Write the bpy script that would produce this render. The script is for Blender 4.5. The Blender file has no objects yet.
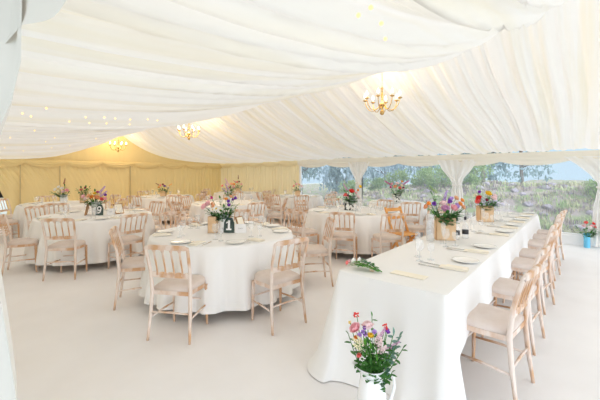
import bpy, bmesh, math, random, itertools
from mathutils import Vector, Matrix, Euler, noise
C = bpy.context.scene.collection
PI = math.pi
rnd = random.Random(7)
sc = bpy.context.scene
# ---------------------------------------------------------------- camera
YAW = math.radians(40.5)
FW = Vector((-math.sin(YAW), math.cos(YAW), 0)); RT = Vector((math.cos(YAW), math.sin(YAW), 0))
cd = bpy.data.cameras.new('camera'); cam = bpy.data.objects.new('camera', cd); C.objects.link(cam)
cam.location = (0, 0, 1.55); cam.rotation_euler = (PI/2, 0, YAW)
cd.sensor_width = 36; cd.lens = 20; cd.shift_y = -28/600; cd.clip_start = .05
sc.camera = cam
vs = sc.view_settings; vs.view_transform = 'Standard'; vs.look = 'None'; vs.gamma = 1; vs.exposure = 0.09
sc.cycles.use_denoising = True
sc.cycles.max_bounces = 12; sc.cycles.diffuse_bounces = 7; sc.cycles.transparent_max_bounces = 24
sc.cycles.sample_clamp_indirect = 4
sc.cycles.caustics_reflective = False; sc.cycles.caustics_refractive = False

# ---------------------------------------------------------------- materials
def mat(name, col, rough=.6, spec=.3, metal=0, noise_col=None, nscale=8, nlo=.4, nhi=.6, bump=0, bscale=40, stretch=None, trans=0, sheen=0):
    m = bpy.data.materials.new(name); m.use_nodes = True
    nt = m.node_tree; n = nt.nodes; l = nt.links
    b = n['Principled BSDF']; out = n['Material Output']
    b.inputs['Roughness'].default_value = rough; b.inputs['Metallic'].default_value = metal
    b.inputs['Specular IOR Level'].default_value = spec
    b.inputs['Base Color'].default_value = (*col, 1)
    tc = n.new('ShaderNodeTexCoord'); src = tc.outputs['Object']
    if stretch:
        mp = n.new('ShaderNodeMapping'); mp.inputs['Scale'].default_value = stretch
        l.new(src, mp.inputs[0]); src = mp.outputs[0]
    csock = None
    if noise_col:
        t = n.new('ShaderNodeTexNoise'); t.inputs['Scale'].default_value = nscale; t.inputs['Detail'].default_value = 5
        l.new(src, t.inputs['Vector'])
        r = n.new('ShaderNodeValToRGB'); r.color_ramp.elements[0].position = nlo; r.color_ramp.elements[1].position = nhi
        r.color_ramp.elements[0].color = (*col, 1); r.color_ramp.elements[1].color = (*noise_col, 1)
        l.new(t.outputs['Fac'], r.inputs[0]); l.new(r.outputs[0], b.inputs['Base Color']); csock = r.outputs[0]
    if bump:
        t2 = n.new('ShaderNodeTexNoise'); t2.inputs['Scale'].default_value = bscale; t2.inputs['Detail'].default_value = 3
        l.new(src, t2.inputs['Vector'])
        bp = n.new('ShaderNodeBump'); bp.inputs['Strength'].default_value = bump; bp.inputs['Distance'].default_value = .01
        l.new(t2.outputs['Fac'], bp.inputs['Height']); l.new(bp.outputs[0], b.inputs['Normal'])
    if trans:
        tr = n.new('ShaderNodeBsdfTranslucent'); tr.inputs[0].default_value = (*col, 1)
        if csock: l.new(csock, tr.inputs[0])
        mx = n.new('ShaderNodeMixShader'); mx.inputs[0].default_value = trans
        l.new(b.outputs[0], mx.inputs[1]); l.new(tr.outputs[0], mx.inputs[2]); l.new(mx.outputs[0], out.inputs[0])
    return m
def glassy(name, tint, haze, gloss=.25, rough=.05, milky=False):
    m = bpy.data.materials.new(name); m.use_nodes = True
    nt = m.node_tree; n = nt.nodes; l = nt.links; n.clear()
    out = n.new('ShaderNodeOutputMaterial'); tr = n.new('ShaderNodeBsdfTransparent'); tr.inputs[0].default_value = (*tint, 1)
    gl = n.new('ShaderNodeBsdfGlossy'); gl.inputs['Roughness'].default_value = rough
    df = n.new('ShaderNodeBsdfTranslucent' if milky else 'ShaderNodeBsdfDiffuse'); df.inputs[0].default_value = (.80, .90, 1, 1) if milky else (.95, .96, .97, 1)
    fr = n.new('ShaderNodeLayerWeight'); fr.inputs[0].default_value = gloss
    m1 = n.new('ShaderNodeMixShader'); m2 = n.new('ShaderNodeMixShader'); m2.inputs[0].default_value = haze
    ge = n.new('ShaderNodeNewGeometry'); mm = n.new('ShaderNodeMath'); mm.operation = 'MULTIPLY'; iv = n.new('ShaderNodeMath'); iv.operation = 'SUBTRACT'; iv.inputs[0].default_value = 1
    l.new(ge.outputs['Backfacing'], iv.inputs[1]); l.new(fr.outputs['Fresnel'], mm.inputs[0]); l.new(iv.outputs[0], mm.inputs[1]); l.new(mm.outputs[0], m1.inputs[0]); l.new(tr.outputs[0], m1.inputs[1]); l.new(gl.outputs[0], m1.inputs[2])
    l.new(m1.outputs[0], m2.inputs[1]); l.new(df.outputs[0], m2.inputs[2]); l.new(m2.outputs[0], out.inputs[0])
    return m
def emit(name, col, s):
    m = bpy.data.materials.new(name); m.use_nodes = True
    nt = m.node_tree; n = nt.nodes; n.clear()
    o = n.new('ShaderNodeOutputMaterial'); e = n.new('ShaderNodeEmission'); e.inputs[0].default_value = (*col, 1); e.inputs[1].default_value = s
    nt.links.new(e.outputs[0], o.inputs[0]); return m
M = {}
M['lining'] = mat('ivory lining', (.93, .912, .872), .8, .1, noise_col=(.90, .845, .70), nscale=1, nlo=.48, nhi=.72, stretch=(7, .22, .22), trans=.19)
M['gable'] = mat('gable lining', (.86, .70, .37), .8, .1, trans=.06)  # yellow of the warm lamps is partly put into this colour
M['back lining'] = mat('warm cream lining', (.93, .835, .575), .8, .1, trans=.12)
M['pelmet'] = mat('pelmet lining', (.93, .885, .78), .8, .1, trans=.15)
M['entry'] = mat('porch fabric', (.83, .80, .755), .85, .05, trans=.1)
M['drape'] = mat('white drape', (.97, .955, .925), .8, .1, trans=.3)
M['carpet'] = mat('pale carpet', (.89, .872, .868), .95, .05, noise_col=(.865, .845, .838), nscale=3, nlo=.35, nhi=.7, bump=.3, bscale=220)
M['cloth'] = mat('linen cloth', (.88, .872, .86), .8, .1, bump=.08, bscale=300)
M['limewash'] = mat('limewashed wood', (.62, .37, .21), .55, .3, noise_col=(.80, .69, .62), nscale=8, nlo=.39, nhi=.57, bump=.15, bscale=60, stretch=(1, 1, .45))
M['pad'] = mat('taupe pad', (.70, .60, .54), .85, .1, noise_col=(.735, .645, .59), nscale=9, bump=.1, bscale=400)
M['orange_wood'] = mat('orange wood', (.72, .33, .09), .5, .3, noise_col=(.80, .42, .14), nscale=6, stretch=(1, 1, .2))
M['white_paint'] = mat('white paint', (.9, .9, .9), .4, .4)
M['pole_white'] = mat('white aluminium', (.88, .88, .87), .4, .4)
M['pole_grey'] = mat('pole grey', (.60, .49, .28), .5, .3)
M['china'] = mat('white china', (.93, .92, .89), .15, .5)
M['enamel'] = mat('white enamel', (.93, .94, .95), .12, .5)
M['napkin'] = mat('cream napkin', (.93, .87, .75), .85, .1, bump=.1, bscale=200)
M['paper'] = mat('cream paper', (.93, .87, .74), .8, .1)
M['card'] = mat('white card', (.93, .92, .92), .7, .1)
M['ink'] = mat('ink', (.22, .2, .22), .7, .1)
M['steel'] = mat('steel', (.75, .74, .72), .18, .5, metal=1)
M['black_metal'] = mat('black metal', (.03, .03, .035), .4, .4)
M['kraft'] = mat('kraft', (.72, .49, .29), .8, .1, noise_col=(.78, .57, .37), nscale=5, bump=.1, bscale=80)
M['brass'] = mat('brass', (.62, .40, .15), .25, .5, metal=1, noise_col=(.70, .50, .23), nscale=12)
M['slate'] = mat('dark green tag', (.055, .085, .08), .6, .2, noise_col=(.085, .12, .11), nscale=12)
M['mottle'] = mat('mottled', (.03, .04, .03), .5, .3, noise_col=(.85, .84, .8), nscale=22, nlo=.44, nhi=.5)
M['cyan'] = mat('sky blue tin', (.16, .55, .80), .4, .4)
M['black'] = mat('black case', (.02, .02, .025), .5, .3)
M['frame_brown'] = mat('brown frame', (.40, .22, .09), .5, .3)
M['candle'] = mat('candle sleeve', (.92, .86, .74), .5, .2)
M['bulb'] = emit('bulb', (1, .80, .52), 14)
M['pea'] = emit('pea light', (1, .55, .2), 2.4)
M['glass'] = glassy('clear glass', (.99, .995, 1), .2, .2)
M['pane'] = glassy('clear plastic pane', (.98, .99, 1), .11, .10, .08, True)
M['stem'] = mat('stem', (.10, .26, .06), .6, .2)
M['leaf'] = mat('leaf', (.045, .17, .035), .5, .3, noise_col=(.09, .26, .06), nscale=25, trans=.2)
M['bright_leaf'] = mat('bright leaf', (.16, .42, .05), .5, .3, noise_col=(.1, .3, .05), nscale=25, trans=.2)
M['grey_leaf'] = mat('eucalyptus leaf', (.24, .40, .34), .6, .2, noise_col=(.15, .30, .24), nscale=25, trans=.2)
PET = {'pink': (.90, .52, .57), 'pale pink': (.94, .75, .76), 'peach': (.93, .53, .30), 'orange': (.92, .38, .08), 'red': (.80, .06, .05), 'coral': (.90, .24, .22),
       'purple': (.24, .07, .50), 'lilac': (.56, .38, .76), 'magenta': (.62, .06, .30), 'yellow': (.93, .66, .06), 'white': (.93, .91, .86), 'cream': (.90, .84, .62),
       'green': (.35, .5, .2), 'mauve': (.74, .45, .66), 'burgundy': (.28, .03, .07)}
for k, v in PET.items(): M['petal ' + k] = mat('petal ' + k, v, .6, .2, noise_col=tuple(min(1, c*1.12+.02) for c in v), nscale=30, trans=.25)

# ---------------------------------------------------------------- mesh helpers
def mesh(bm, name, m, smooth=True):
    me = bpy.data.meshes.new(name); bmesh.ops.recalc_face_normals(bm, faces=bm.faces)
    bm.to_mesh(me); bm.free()
    for mm in (m if isinstance(m, (list, tuple)) else [m]): me.materials.append(mm)
    if smooth: me.polygons.foreach_set('use_smooth', [True]*len(me.polygons))
    return me
def sharp(me, ang=40):
    try: me.set_sharp_from_angle(angle=math.radians(ang))
    except Exception: pass
    return me
def obj(name, me, parent=None, loc=(0, 0, 0), rot=(0, 0, 0), scale=None):
    o = bpy.data.objects.new(name, me); C.objects.link(o)
    o.location = loc; o.rotation_euler = rot
    if scale: o.scale = scale if hasattr(scale, '__len__') else (scale,)*3
    if parent: o.parent = parent
    return o
def tag(o, label, cat, group=None, kind=None):
    o['label'] = label; o['category'] = cat
    if group: o['group'] = group
    if kind: o['kind'] = kind
    return o
def thing(name, label, cat, loc=(0, 0, 0), rz=0, group=None):
    return tag(obj(name, None, None, loc, (0, 0, rz)), label, cat, group)
def struct(name, me, parent=None, loc=(0, 0, 0), rot=(0, 0, 0)):
    o = obj(name, me, parent, loc, rot)
    o['kind'] = 'structure'
    return o
def box(bm, x0, x1, y0, y1, z0, z1, bev=0):
    r = bmesh.ops.create_cube(bm, size=1)
    for v in r['verts']: v.co = Vector(((x0+x1)/2+v.co.x*(x1-x0), (y0+y1)/2+v.co.y*(y1-y0), (z0+z1)/2+v.co.z*(z1-z0)))
    if bev:
        es = list({e for v in r['verts'] for e in v.link_edges})
        bmesh.ops.bevel(bm, geom=es, offset=bev, segments=2, affect='EDGES', profile=.6)
def tube(bm, pts, rad, n=8, flat=None, cap=True):
    pts = [Vector(p) for p in pts]
    if not hasattr(rad, '__len__'): rad = [rad]*len(pts)
    rings = []; up = Vector((0, 0, 1)); prevx = None
    for i, p in enumerate(pts):
        t = (pts[min(i+1, len(pts)-1)]-pts[max(i-1, 0)]).normalized()
        if prevx is None:
            a = Vector((1, 0, 0)) if abs(t.x) < .8 else Vector((0, 1, 0))
            x = (a-t*a.dot(t)).normalized()
        else: x = (prevx-t*prevx.dot(t)).normalized()
        prevx = x; y = t.cross(x)
        fx, fy = flat if flat else (1, 1)
        rings.append([bm.verts.new(p+x*math.cos(2*PI*k/n)*rad[i]*fx+y*math.sin(2*PI*k/n)*rad[i]*fy) for k in range(n)])
    for a, b in zip(rings, rings[1:]):
        for k in range(n): bm.faces.new((a[k], a[(k+1) % n], b[(k+1) % n], b[k]))
    if cap:
        bm.faces.new(rings[0][::-1]); bm.faces.new(rings[-1])
def lathe(bm, prof, n=20, c=(0, 0, 0), capb=True, capt=False):
    rings = []
    for r, z in prof: rings.append([bm.verts.new((c[0]+r*math.cos(2*PI*k/n), c[1]+r*math.sin(2*PI*k/n), c[2]+z)) for k in range(n)])
    for a, b in zip(rings, rings[1:]):
        for k in range(n): bm.faces.new((a[k], a[(k+1) % n], b[(k+1) % n], b[k]))
    if capb: bm.faces.new(rings[0][::-1])
    if capt: bm.faces.new(rings[-1])
def grid(bm, nu, nv, f):
    vv = [[bm.verts.new(f(i/nu, j/nv)) for j in range(nv+1)] for i in range(nu+1)]
    for i in range(nu):
        for j in range(nv): bm.faces.new((vv[i][j], vv[i+1][j], vv[i+1][j+1], vv[i][j+1]))
def prism(bm, pts, z0, z1):
    a = [bm.verts.new((x, y, z0)) for x, y in pts]; b = [bm.verts.new((x, y, z1)) for x, y in pts]
    n = len(pts); bm.faces.new(a[::-1]); bm.faces.new(b)
    for k in range(n): bm.faces.new((a[k], a[(k+1) % n], b[(k+1) % n], b[k]))
def NB(): return bmesh.new()
def interp(x, xs, ys):
    if x <= xs[0]: return ys[0]
    for a, b, p, q in zip(xs, xs[1:], ys, ys[1:]):
        if x <= b: return p+(q-p)*(x-a)/(b-a)
    return ys[-1]
def ss(t): t = max(0, min(1, t)); return t*t*(3-2*t)

# ---------------------------------------------------------------- shell of the marquee
XG, XE, YN, YF, YR = -12.6, 4.0, .15, 9.2, 4.55
KX = [-12, -8, -4, -2, 0, 4]; KP = [5.0, 3.03, 2.52, 2.3, 1.72, 1.69]; KR = [3.23, 3.31, 3.2, 3.14, 3.41, 3.41]
def smooth_k(x, ys): return (interp(x-.5, KX, ys)+interp(x, KX, ys)+interp(x+.5, KX, ys))/3
def pleat(x, seed):
    v = 0
    for fq, a in ((2.3, .5), (5.1, .6), (9.7, .5), (17.3, .3)):
        v += a*noise.noise(Vector((x*fq, seed*7.1, 0)))
    return v
def fold(x, seed):
    # soft rolls of cloth with sharper creases between them
    v = 0
    for fq, a in ((1.7, .5), (4.3, .8), (8.9, .55), (17, .3)):
        v += a*(1-2.6*abs(noise.noise(Vector((x*fq, seed*7.1, 0)))))
    return v*.5
def near_z(x, t):
    e = interp(x, [-12.6, -9, -6], [1.86, 1.93, 2.0])
    return e+(smooth_k(x, KR)-e)*t**smooth_k(x, KP)
def far_z(x, t):
    e = interp(x, [-12.6, -9, -6], [1.90, 1.94, 1.98])
    return e+(smooth_k(x, KR)-e)*t**(smooth_k(x, KP)*.8)
bm = NB(); NX = 900
def near(u, v):
    x = XG+(XE-XG)*u; t = v
    drift = .25*noise.noise(Vector((x*.7, t*1.5, 3)))
    a = .10*(.35+.65*math.sin(PI*min(1, t*.9+.08)))
    return Vector((x, YN+(YR-YN)*t, near_z(x, t)+1.75*a*fold(x+drift, 1)))
def far(u, v):
    x = XG+(XE-XG)*u; t = 1-v
    drift = .18*noise.noise(Vector((x*.7, t*1.5, 9)))
    a = .10*(.35+.65*math.sin(PI*min(1, t*.9+.08)))
    return Vector((x, YR+(YF-YR)*v, far_z(x, t)+1.5*a*fold(x+drift, 1.6)))
grid(bm, NX, 26, near); grid(bm, NX, 26, far)
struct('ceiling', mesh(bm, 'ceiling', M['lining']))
bm = NB(); box(bm, XG-2.5, XE+.1, -.3, YF+.08, -.06, 0)
struct('floor', mesh(bm, 'floor', M['carpet'], False))
# pleated wall sheets
def wall_sheet(p0, p1, z0, z1, seed, amp=.03, edge=None, n=560, nz=8):
    p0, p1 = Vector(p0), Vector(p1); d = (p1-p0); L = d.length; nrm = Vector((-d.y, d.x, 0)).normalized()
    b = NB()
    def f(u, v):
        z = z0+(z1-z0)*v; s = u*L
        if edge: s = edge(z)+(L-edge(z))*u
        off = amp*(.9*pleat(s*1.6, seed+.015*v)+.55*math.sin(s*44+1.5*noise.noise(Vector((s*1.7, seed, 0)))+.1*v))
        return p0+d.normalized()*s+nrm*off+Vector((0, 0, z))
    grid(b, n, nz, f)
    return b
# gable with gathered opening at its left end
def gedge(z): return interp(z, [0, .55, 1.3, 1.75, 1.9, 4], [.55, .64, .36, .06, .0, .0])
b = wall_sheet((XG, 1.2, 0), (XG, YF, 0), .0, 1.95, 2, edge=gedge)
grid(b, 200, 6, lambda u, v: Vector((XG+.02*pleat(u*9.2*1.6, 5), YN+(YF-YN)*u, 1.90+(1.6)*v)))
struct('wall_left', mesh(b, 'wall_left', M['gable']))
b = wall_sheet((XG, YF, 0), (-7.9, YF, 0), 0, 2.05, 4)
struct('wall_back', mesh(b, 'wall_back', M['back lining']))
b = wall_sheet((-1.75, YN-.02, 0), (XG, YN-.02, 0), 0, 2.05, 6)
struct('wall_front', mesh(b, 'wall_front', M['pelmet']))
for i in range(3):  # unseen right end, windows added to let daylight onto the right floor
    y0, y1 = YN+3.0*i, YN+3.0*i+3.0
    w = struct('window_%d' % (i+6), None)
    b = NB()
    for a, c, z0, z1 in ((y0-.03, y0+.03, 0, 2.0), (y1-.03, y1+.03, 0, 2.0), (y0, y1, .0, .1), (y0, y1, 1.95, 2.0)): box(b, XE, XE+.06, a, c, z0, z1)
    struct('window_frame', mesh(b, 'window_frame', M['pole_white'], False), w)
    b = NB(); box(b, XE+.025, XE+.03, y0+.03, y1-.03, .1, 1.97); struct('window_pane', mesh(b, 'window_pane', M['pane'], False), w)
b = NB(); grid(b, 200, 6, lambda u, v: Vector((XE+.02*pleat(u*9, 5), YN+(YF-YN)*u, 1.97+1.5*v)))
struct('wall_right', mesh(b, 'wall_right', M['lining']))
# white skirt below the windows
b = NB(); box(b, -7.9, XE, YF-.02, YF+.03, 0, .2, .004)
struct('baseboard_back', mesh(b, 'baseboard_back', M['white_paint'], False))
# pelmet with scallops
def pelmet(p0, p1, ztop, zlow, span, seed, inward, name, m, phase=0):
    p0, p1 = Vector(p0), Vector(p1); d = p1-p0; L = d.length; dn = d.normalized(); inn = Vector(inward)
    b = NB()
    def f(u, v):
        s = u*L; q = ((s+phase) % span)/span; sag = math.sin(PI*q)**.7
        z1 = zlow[0]-(zlow[0]-zlow[1])*sag
        bul = .05*math.sin(PI*min(v*1.05, 1))+.012*math.sin(v*22+2*sag)*math.sin(PI*q)
        return p0+dn*s+inn*(.03+bul*.8)+Vector((0, 0, ztop+(z1-ztop)*v))
    grid(b, int(L*26), 14, f)
    return struct(name, mesh(b, name, m))
pelmet((XG+.04, YN, 0), (XG+.04, YF, 0), 1.93, (1.83, 1.68), 1.03, 1, (1, 0, 0), 'trim_1', M['gable'])
pelmet((XG, YF-.03, 0), (-7.9, YF-.03, 0), 1.95, (1.84, 1.74), .94, 2, (0, -1, 0), 'trim_2', M['back lining'])
pelmet((-7.9, YF-.03, 0), (XE, YF-.03, 0), 2.0, (1.80, 1.70), 1.275, 3, (0, -1, 0), 'trim_3', M['pelmet'], .0)
# seams of the gable poles
for i, y in enumerate((2.1, 3.07, 5.2)):
    b = NB(); box(b, -.012, .012, -.014, .014, 0, 1.85)
    struct('trim_%d' % (4+i), mesh(b, 'seam', M['pole_grey'], False), None, (XG+.05, y, 0))
# windows: clear panels between white uprights
XP = [-7.87, -5.35, -2.45, .24, 2.6, XE]
for i in range(5):
    w = struct('window_%d' % (i+1), None)
    b = NB(); x0, x1 = XP[i], XP[i+1]
    for a, c, z0, z1 in ((x0-.04, x0+.04, 0, 2.0), (x1-.04, x1+.04, 0, 2.0), (x0, x1, .18, .24), (x0, x1, 1.95, 2.0)):
        box(b, a, c, YF, YF+.06, z0, z1)
    struct('window_frame', mesh(b, 'window_frame', M['pole_white'], False), w)
    b = NB(); box(b, x0+.03, x1-.03, YF+.025, YF+.03, .2, 1.97)
    struct('window_pane', mesh(b, 'window_pane', M['pane'], False), w)
# curtains tied back at the uprights
def curtain(prof, y, m, seed, name='curtain', n=60, nz=40, depth=.032):
    # prof: list of (z, xl, xr)
    b = NB(); zs = [p[0] for p in prof][::-1]; xl = [p[1] for p in prof][::-1]; xr = [p[2] for p in prof][::-1]
    ztop, zbot = zs[-1], zs[0]
    def f(u, v):
        z = ztop+(zbot-ztop)*v
        a, c = interp(z, zs, xl), interp(z, zs, xr)
        w = c-a
        return Vector((a+w*u, y-.06-depth*(.9+.6*math.sin(u*n*.55+seed)+.5*math.sin(u*n*.27+2+v*2))*min(1, .2+.35/max(w, .1)), z))
    grid(b, n*2, nz, f)
    return mesh(b, name, m)
def tie(parent, x, y, z, w):
    b = NB()
    pts = [(x+w*math.cos(a), y-.10+.085*math.sin(a), z+.01*math.sin(a)) for a in [2*PI*k/20 for k in range(21)]]
    tube(b, pts, .018, 6); obj('tie_band', mesh(b, 'tie_band', M['drape']), parent)
def centre_curtain(xc, w, label):
    prof = [(1.86, xc-w, xc+w*.95), (1.6, xc-w*.72, xc+w*.66), (1.38, xc-w*.36, xc+w*.30), (1.22, xc-w*.22, xc+w*.22), (1.1, xc-w*.27, xc+w*.27), (.6, xc-w*.36, xc+w*.36), (.03, xc-w*.4, xc+w*.4)]
    t = thing('curtain', label, 'curtain', (0, 0, 0), 0, 'tied-back curtains between the windows')
    obj('drape', curtain(prof, YF-.03, M['drape'], xc), t); tie(t, xc, YF-.03, 1.22, w*.23)
centre_curtain(-5.35, .40, 'white tied-back curtain between the left and middle windows')
centre_curtain(-2.48, .50, 'white tied-back curtain between the middle and right windows')
prof = [(1.88, -.35, .75), (1.7, -.12, .75), (1.5, .08, .72), (1.32, .2, .6), (1.22, .2, .46), (.8, .13, .5), (.03, .1, .55)]
t = thing('curtain', 'white curtain swept to the right edge beside the right window', 'curtain', group='tied-back curtains between the windows')
obj('drape', curtain(prof, YF-.03, M['drape'], 3), t); tie(t, .34, YF-.03, 1.24, .15)
# entrance drape and swag beside the camera
prof = [(1.95, -1.3, -.605), (1.70, -1.3, -.612), (1.672, -1.3, -.625), (1.655, -1.3, -.70), (1.63, -1.3, -.80), (1.5, -1.3, -.92), (1.42, -1.3, -.88), (1.36, -1.3, -.78), (1.235, -1.3, -.64), (.9, -1.3, -.52), (.02, -1.3, -.42)]
t = thing('entrance_curtain', 'white entrance curtain tied back at the left edge of the photo', 'curtain')
obj('drape', curtain(prof, .172, M['entry'], 1, depth=.012), t)
b = NB()
def swag(u, v):
    x = -.98+1.9*u
    zl = interp(x, [-.98, -.604, -.53, -.467, -.42, -.385, -.25, .92], [1.775, 1.757, 1.738, 1.722, 1.714, 1.718, 1.73, 1.8])
    return Vector((x, 0.100+.02*math.sin(PI*v)+.004*math.sin(v*17+x*3), 2.05+(zl-2.05)*v))
grid(b, 80, 24, swag)
tag(obj('swag', mesh(b, 'swag', M['entry'])), 'pale fabric swag across the top left corner over the entrance', 'swag')

b = NB(); grid(b, 60, 10, lambda u, v: Vector((-3+7*u, .08-2.6*v, 2.3+.25*v-.35*v*v+.01*math.sin(u*60))))  # unseen canopy, added to cut sky light on the entrance curtain
tag(obj('added_shade_canopy', mesh(b, 'added_shade_canopy', M['entry'])), 'pale unseen canopy added behind the viewer to cut sky light at the entrance', 'canopy')
# ---------------------------------------------------------------- outdoors
M['grass'] = mat('grass bank', (.24, .30, .15), .9, .05, noise_col=(.37, .32, .31), nscale=2.6, nlo=.40, nhi=.58, bump=.6, bscale=9)
M['lawn'] = mat('outdoor lawn', (.40, .46, .42), .9, .05, noise_col=(.48, .50, .46), nscale=2)
M['rock'] = mat('rock', (.24, .21, .25), .9, .1, noise_col=(.50, .46, .50), nscale=9, bump=.8, bscale=14)
M['tuft'] = mat('tuft', (.36, .47, .22), .8, .1, noise_col=(.55, .54, .34), nscale=3)
M['heather'] = mat('heather', (.24, .19, .22), .8, .1, noise_col=(.54, .48, .36), nscale=4)
M['bark'] = mat('bark', (.20, .16, .14), .9, .1, noise_col=(.30, .26, .24), nscale=8)
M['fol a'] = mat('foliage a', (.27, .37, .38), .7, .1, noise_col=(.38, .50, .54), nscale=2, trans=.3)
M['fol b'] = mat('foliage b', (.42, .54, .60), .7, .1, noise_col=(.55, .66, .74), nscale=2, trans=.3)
M['fol c'] = mat('foliage c', (.26, .38, .14), .7, .1, noise_col=(.36, .46, .2), nscale=2, trans=.3)
def bank(x, y):
    top = interp(x, [-16, -10.2, -7.1, -3.8, -1.1, 8], [.10, .28, .72, 1.16, 1.12, 1.24])
    k = ss((y-9.9)/3.6)
    z = top*k-.03
    if y > 13.5: z += -.05*(y-13.5)*(1 if y < 24 else 0)-(.5 if y >= 24 else 0)
    return z+.12*noise.noise(Vector((x*.9, y*.9, 1)))*k+.05*noise.noise(Vector((x*3, y*3, 4)))*k
b = NB(); grid(b, 150, 100, lambda u, v: Vector((-34+46*u, 9.32+v**1.7*40, bank(-34+46*u, 9.32+v**1.7*40))))
struct('ground', mesh(b, 'ground', M['grass']))
b = NB(); box(b, -40, 20, -12, 60, -.9, -.62); struct('ground', mesh(b, 'ground', M['lawn'], False))
b = NB(); box(b, -20, XG-2.5, -8, 9.3, -.3, -.03); struct('ground', mesh(b, 'ground', M['lawn'], False))
b = NB(); box(b, XG-2.5, 20, -12, -.3, -.3, -.03); box(b, XE+.1, 20, -.3, 9.3, -.3, -.03); struct('ground', mesh(b, 'ground', M['lawn'], False))
def rock_mesh(seed):
    b = NB(); bmesh.ops.create_icosphere(b, subdivisions=3, radius=1)
    for v in b.verts:
        p = v.co.copy(); v.co *= 1+.45*noise.noise(p*1.3+Vector((seed*5, 0, 0)))+.16*noise.noise(p*3.5+Vector((0, seed*5, 0)))
        v.co.z *= .7
    return mesh(b, 'rock', M['rock'])
rocks = [rock_mesh(i) for i in range(4)]
def scat(n, xr, yr, seed):
    r = random.Random(seed); return [(r.uniform(*xr), r.uniform(*yr)) for _ in range(n)]
for i, (x, y) in enumerate(scat(120, (-9.5, 2.6), (10.7, 13.9), 3)):
    s = rnd.uniform(.05, .13)
    where = 'right' if x > -2.6 else 'middle'
    tag(obj('rock', rocks[i % 4], None, (x, y, bank(x, y)+s*.15), (0, 0, rnd.uniform(0, 6)), (s*rnd.uniform(.9, 1.5), s, s)),
        'weathered grey rock on the grassy bank outside the %s window' % where, 'rock', 'rocks on the bank outside the %s window' % where)
def blades(b, p, n, h, spread, r, w=.012):
    for _ in range(n):
        a = r.uniform(0, 2*PI); q = p+Vector((r.uniform(-1, 1)*spread, r.uniform(-1, 1)*spread, 0))
        d = Vector((math.cos(a), math.sin(a), 0)); hh = h*r.uniform(.6, 1.2); lean = r.uniform(.1, .7)*hh
        s = Vector((-d.y, d.x, 0))*w
        v0, v1 = b.verts.new(q-s), b.verts.new(q+s); v2, v3 = b.verts.new(q+s*.8+d*lean*.35+Vector((0, 0, hh*.6))), b.verts.new(q-s*.8+d*lean*.35+Vector((0, 0, hh*.6)))
        v4 = b.verts.new(q+d*lean+Vector((0, 0, hh)))
        b.faces.new((v0, v1, v2, v3)); b.faces.new((v3, v2, v4))
r = random.Random(5)
for m_, n_, hh in ((M['tuft'], 520, .15), (M['heather'], 620, .13)):
    b = NB()
    for _ in range(n_):
        x, y = r.uniform(-11, 3), 9.8+r.random()**.8*4.6
        blades(b, Vector((x, y, bank(x, y)-.02)), 22, hh, .2, r)
    o = obj('grass' if m_ is M['tuft'] else 'heather', mesh(b, 'grass', m_, False))
    tag(o, 'long green grass growing over the bank outside' if m_ is M['tuft'] else 'dry purple heather growing among the rocks on the bank', 'grass' if m_ is M['tuft'] else 'heather', kind='stuff')
def foliage_mesh(seed, n, ls, rx, rz, m):
    r = random.Random(seed); b = NB()
    lobes = [(Vector((r.uniform(-.7, .7)*rx, r.uniform(-.7, .7)*rx, r.uniform(-.65, .75)*rz)), r.uniform(.3, .55)*rx) for _ in range(11)]
    for _ in range(n):
        c, q = r.choice(lobes)
        d = Vector((r.gauss(0, 1), r.gauss(0, 1), r.gauss(0, 1))).normalized()*q*r.uniform(.5, 1.05)
        p = c+d
        e = Euler((r.uniform(0, 6), r.uniform(0, 6), r.uniform(0, 6))).to_matrix(); s = ls*r.uniform(.6, 1.3)
        vv = [b.verts.new(p+e@Vector(w)) for w in ((-s, 0, 0), (0, -s*.45, s*.1), (s, 0, 0), (0, s*.45, s*.1))]
        b.faces.new(vv)
    return mesh(b, 'foliage', m, False)
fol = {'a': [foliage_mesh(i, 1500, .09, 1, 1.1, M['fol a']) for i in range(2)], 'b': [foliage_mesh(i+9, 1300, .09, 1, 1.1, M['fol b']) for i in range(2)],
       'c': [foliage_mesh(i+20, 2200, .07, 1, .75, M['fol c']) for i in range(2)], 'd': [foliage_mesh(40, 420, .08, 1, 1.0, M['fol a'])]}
def tree(x, y, h, rx, kind, label, group=None, trunk=None):
    z = bank(x, y)-.15 if y > 9.3 else 0
    t = thing('tree', label, 'tree', (x, y, z), rnd.uniform(0, 6), group)
    b = NB(); r = random.Random(int(x*31+y*17))
    tube(b, [(0, 0, 0), (.1*r.uniform(-1, 1), .05, h*.4), (.2*r.uniform(-1, 1), .1, h*.95)], [.05*h*.55, .035*h*.6, .01*h], 7)
    obj('trunk', mesh(b, 'trunk', M['bark']), t)
    b = NB()
    for k in range(9):
        a = r.uniform(0, 2*PI); z0 = h*r.uniform(.3, .75); L = rx*r.uniform(.6, 1.1)
        tube(b, [(0, 0, z0), (math.cos(a)*L*.5, math.sin(a)*L*.5, z0+h*.08), (math.cos(a)*L, math.sin(a)*L, z0+h*.2*r.uniform(.5, 1.3))], [.012*h, .008*h, .003*h], 5)
    obj('branches', mesh(b, 'branches', M['bark']), t)
    f = fol[kind][int(abs(x*3)) % len(fol[kind])]
    obj('foliage', f, t, (0, 0, h*.54), (0, 0, r.uniform(0, 6)), (rx, rx, h*.46))
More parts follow.
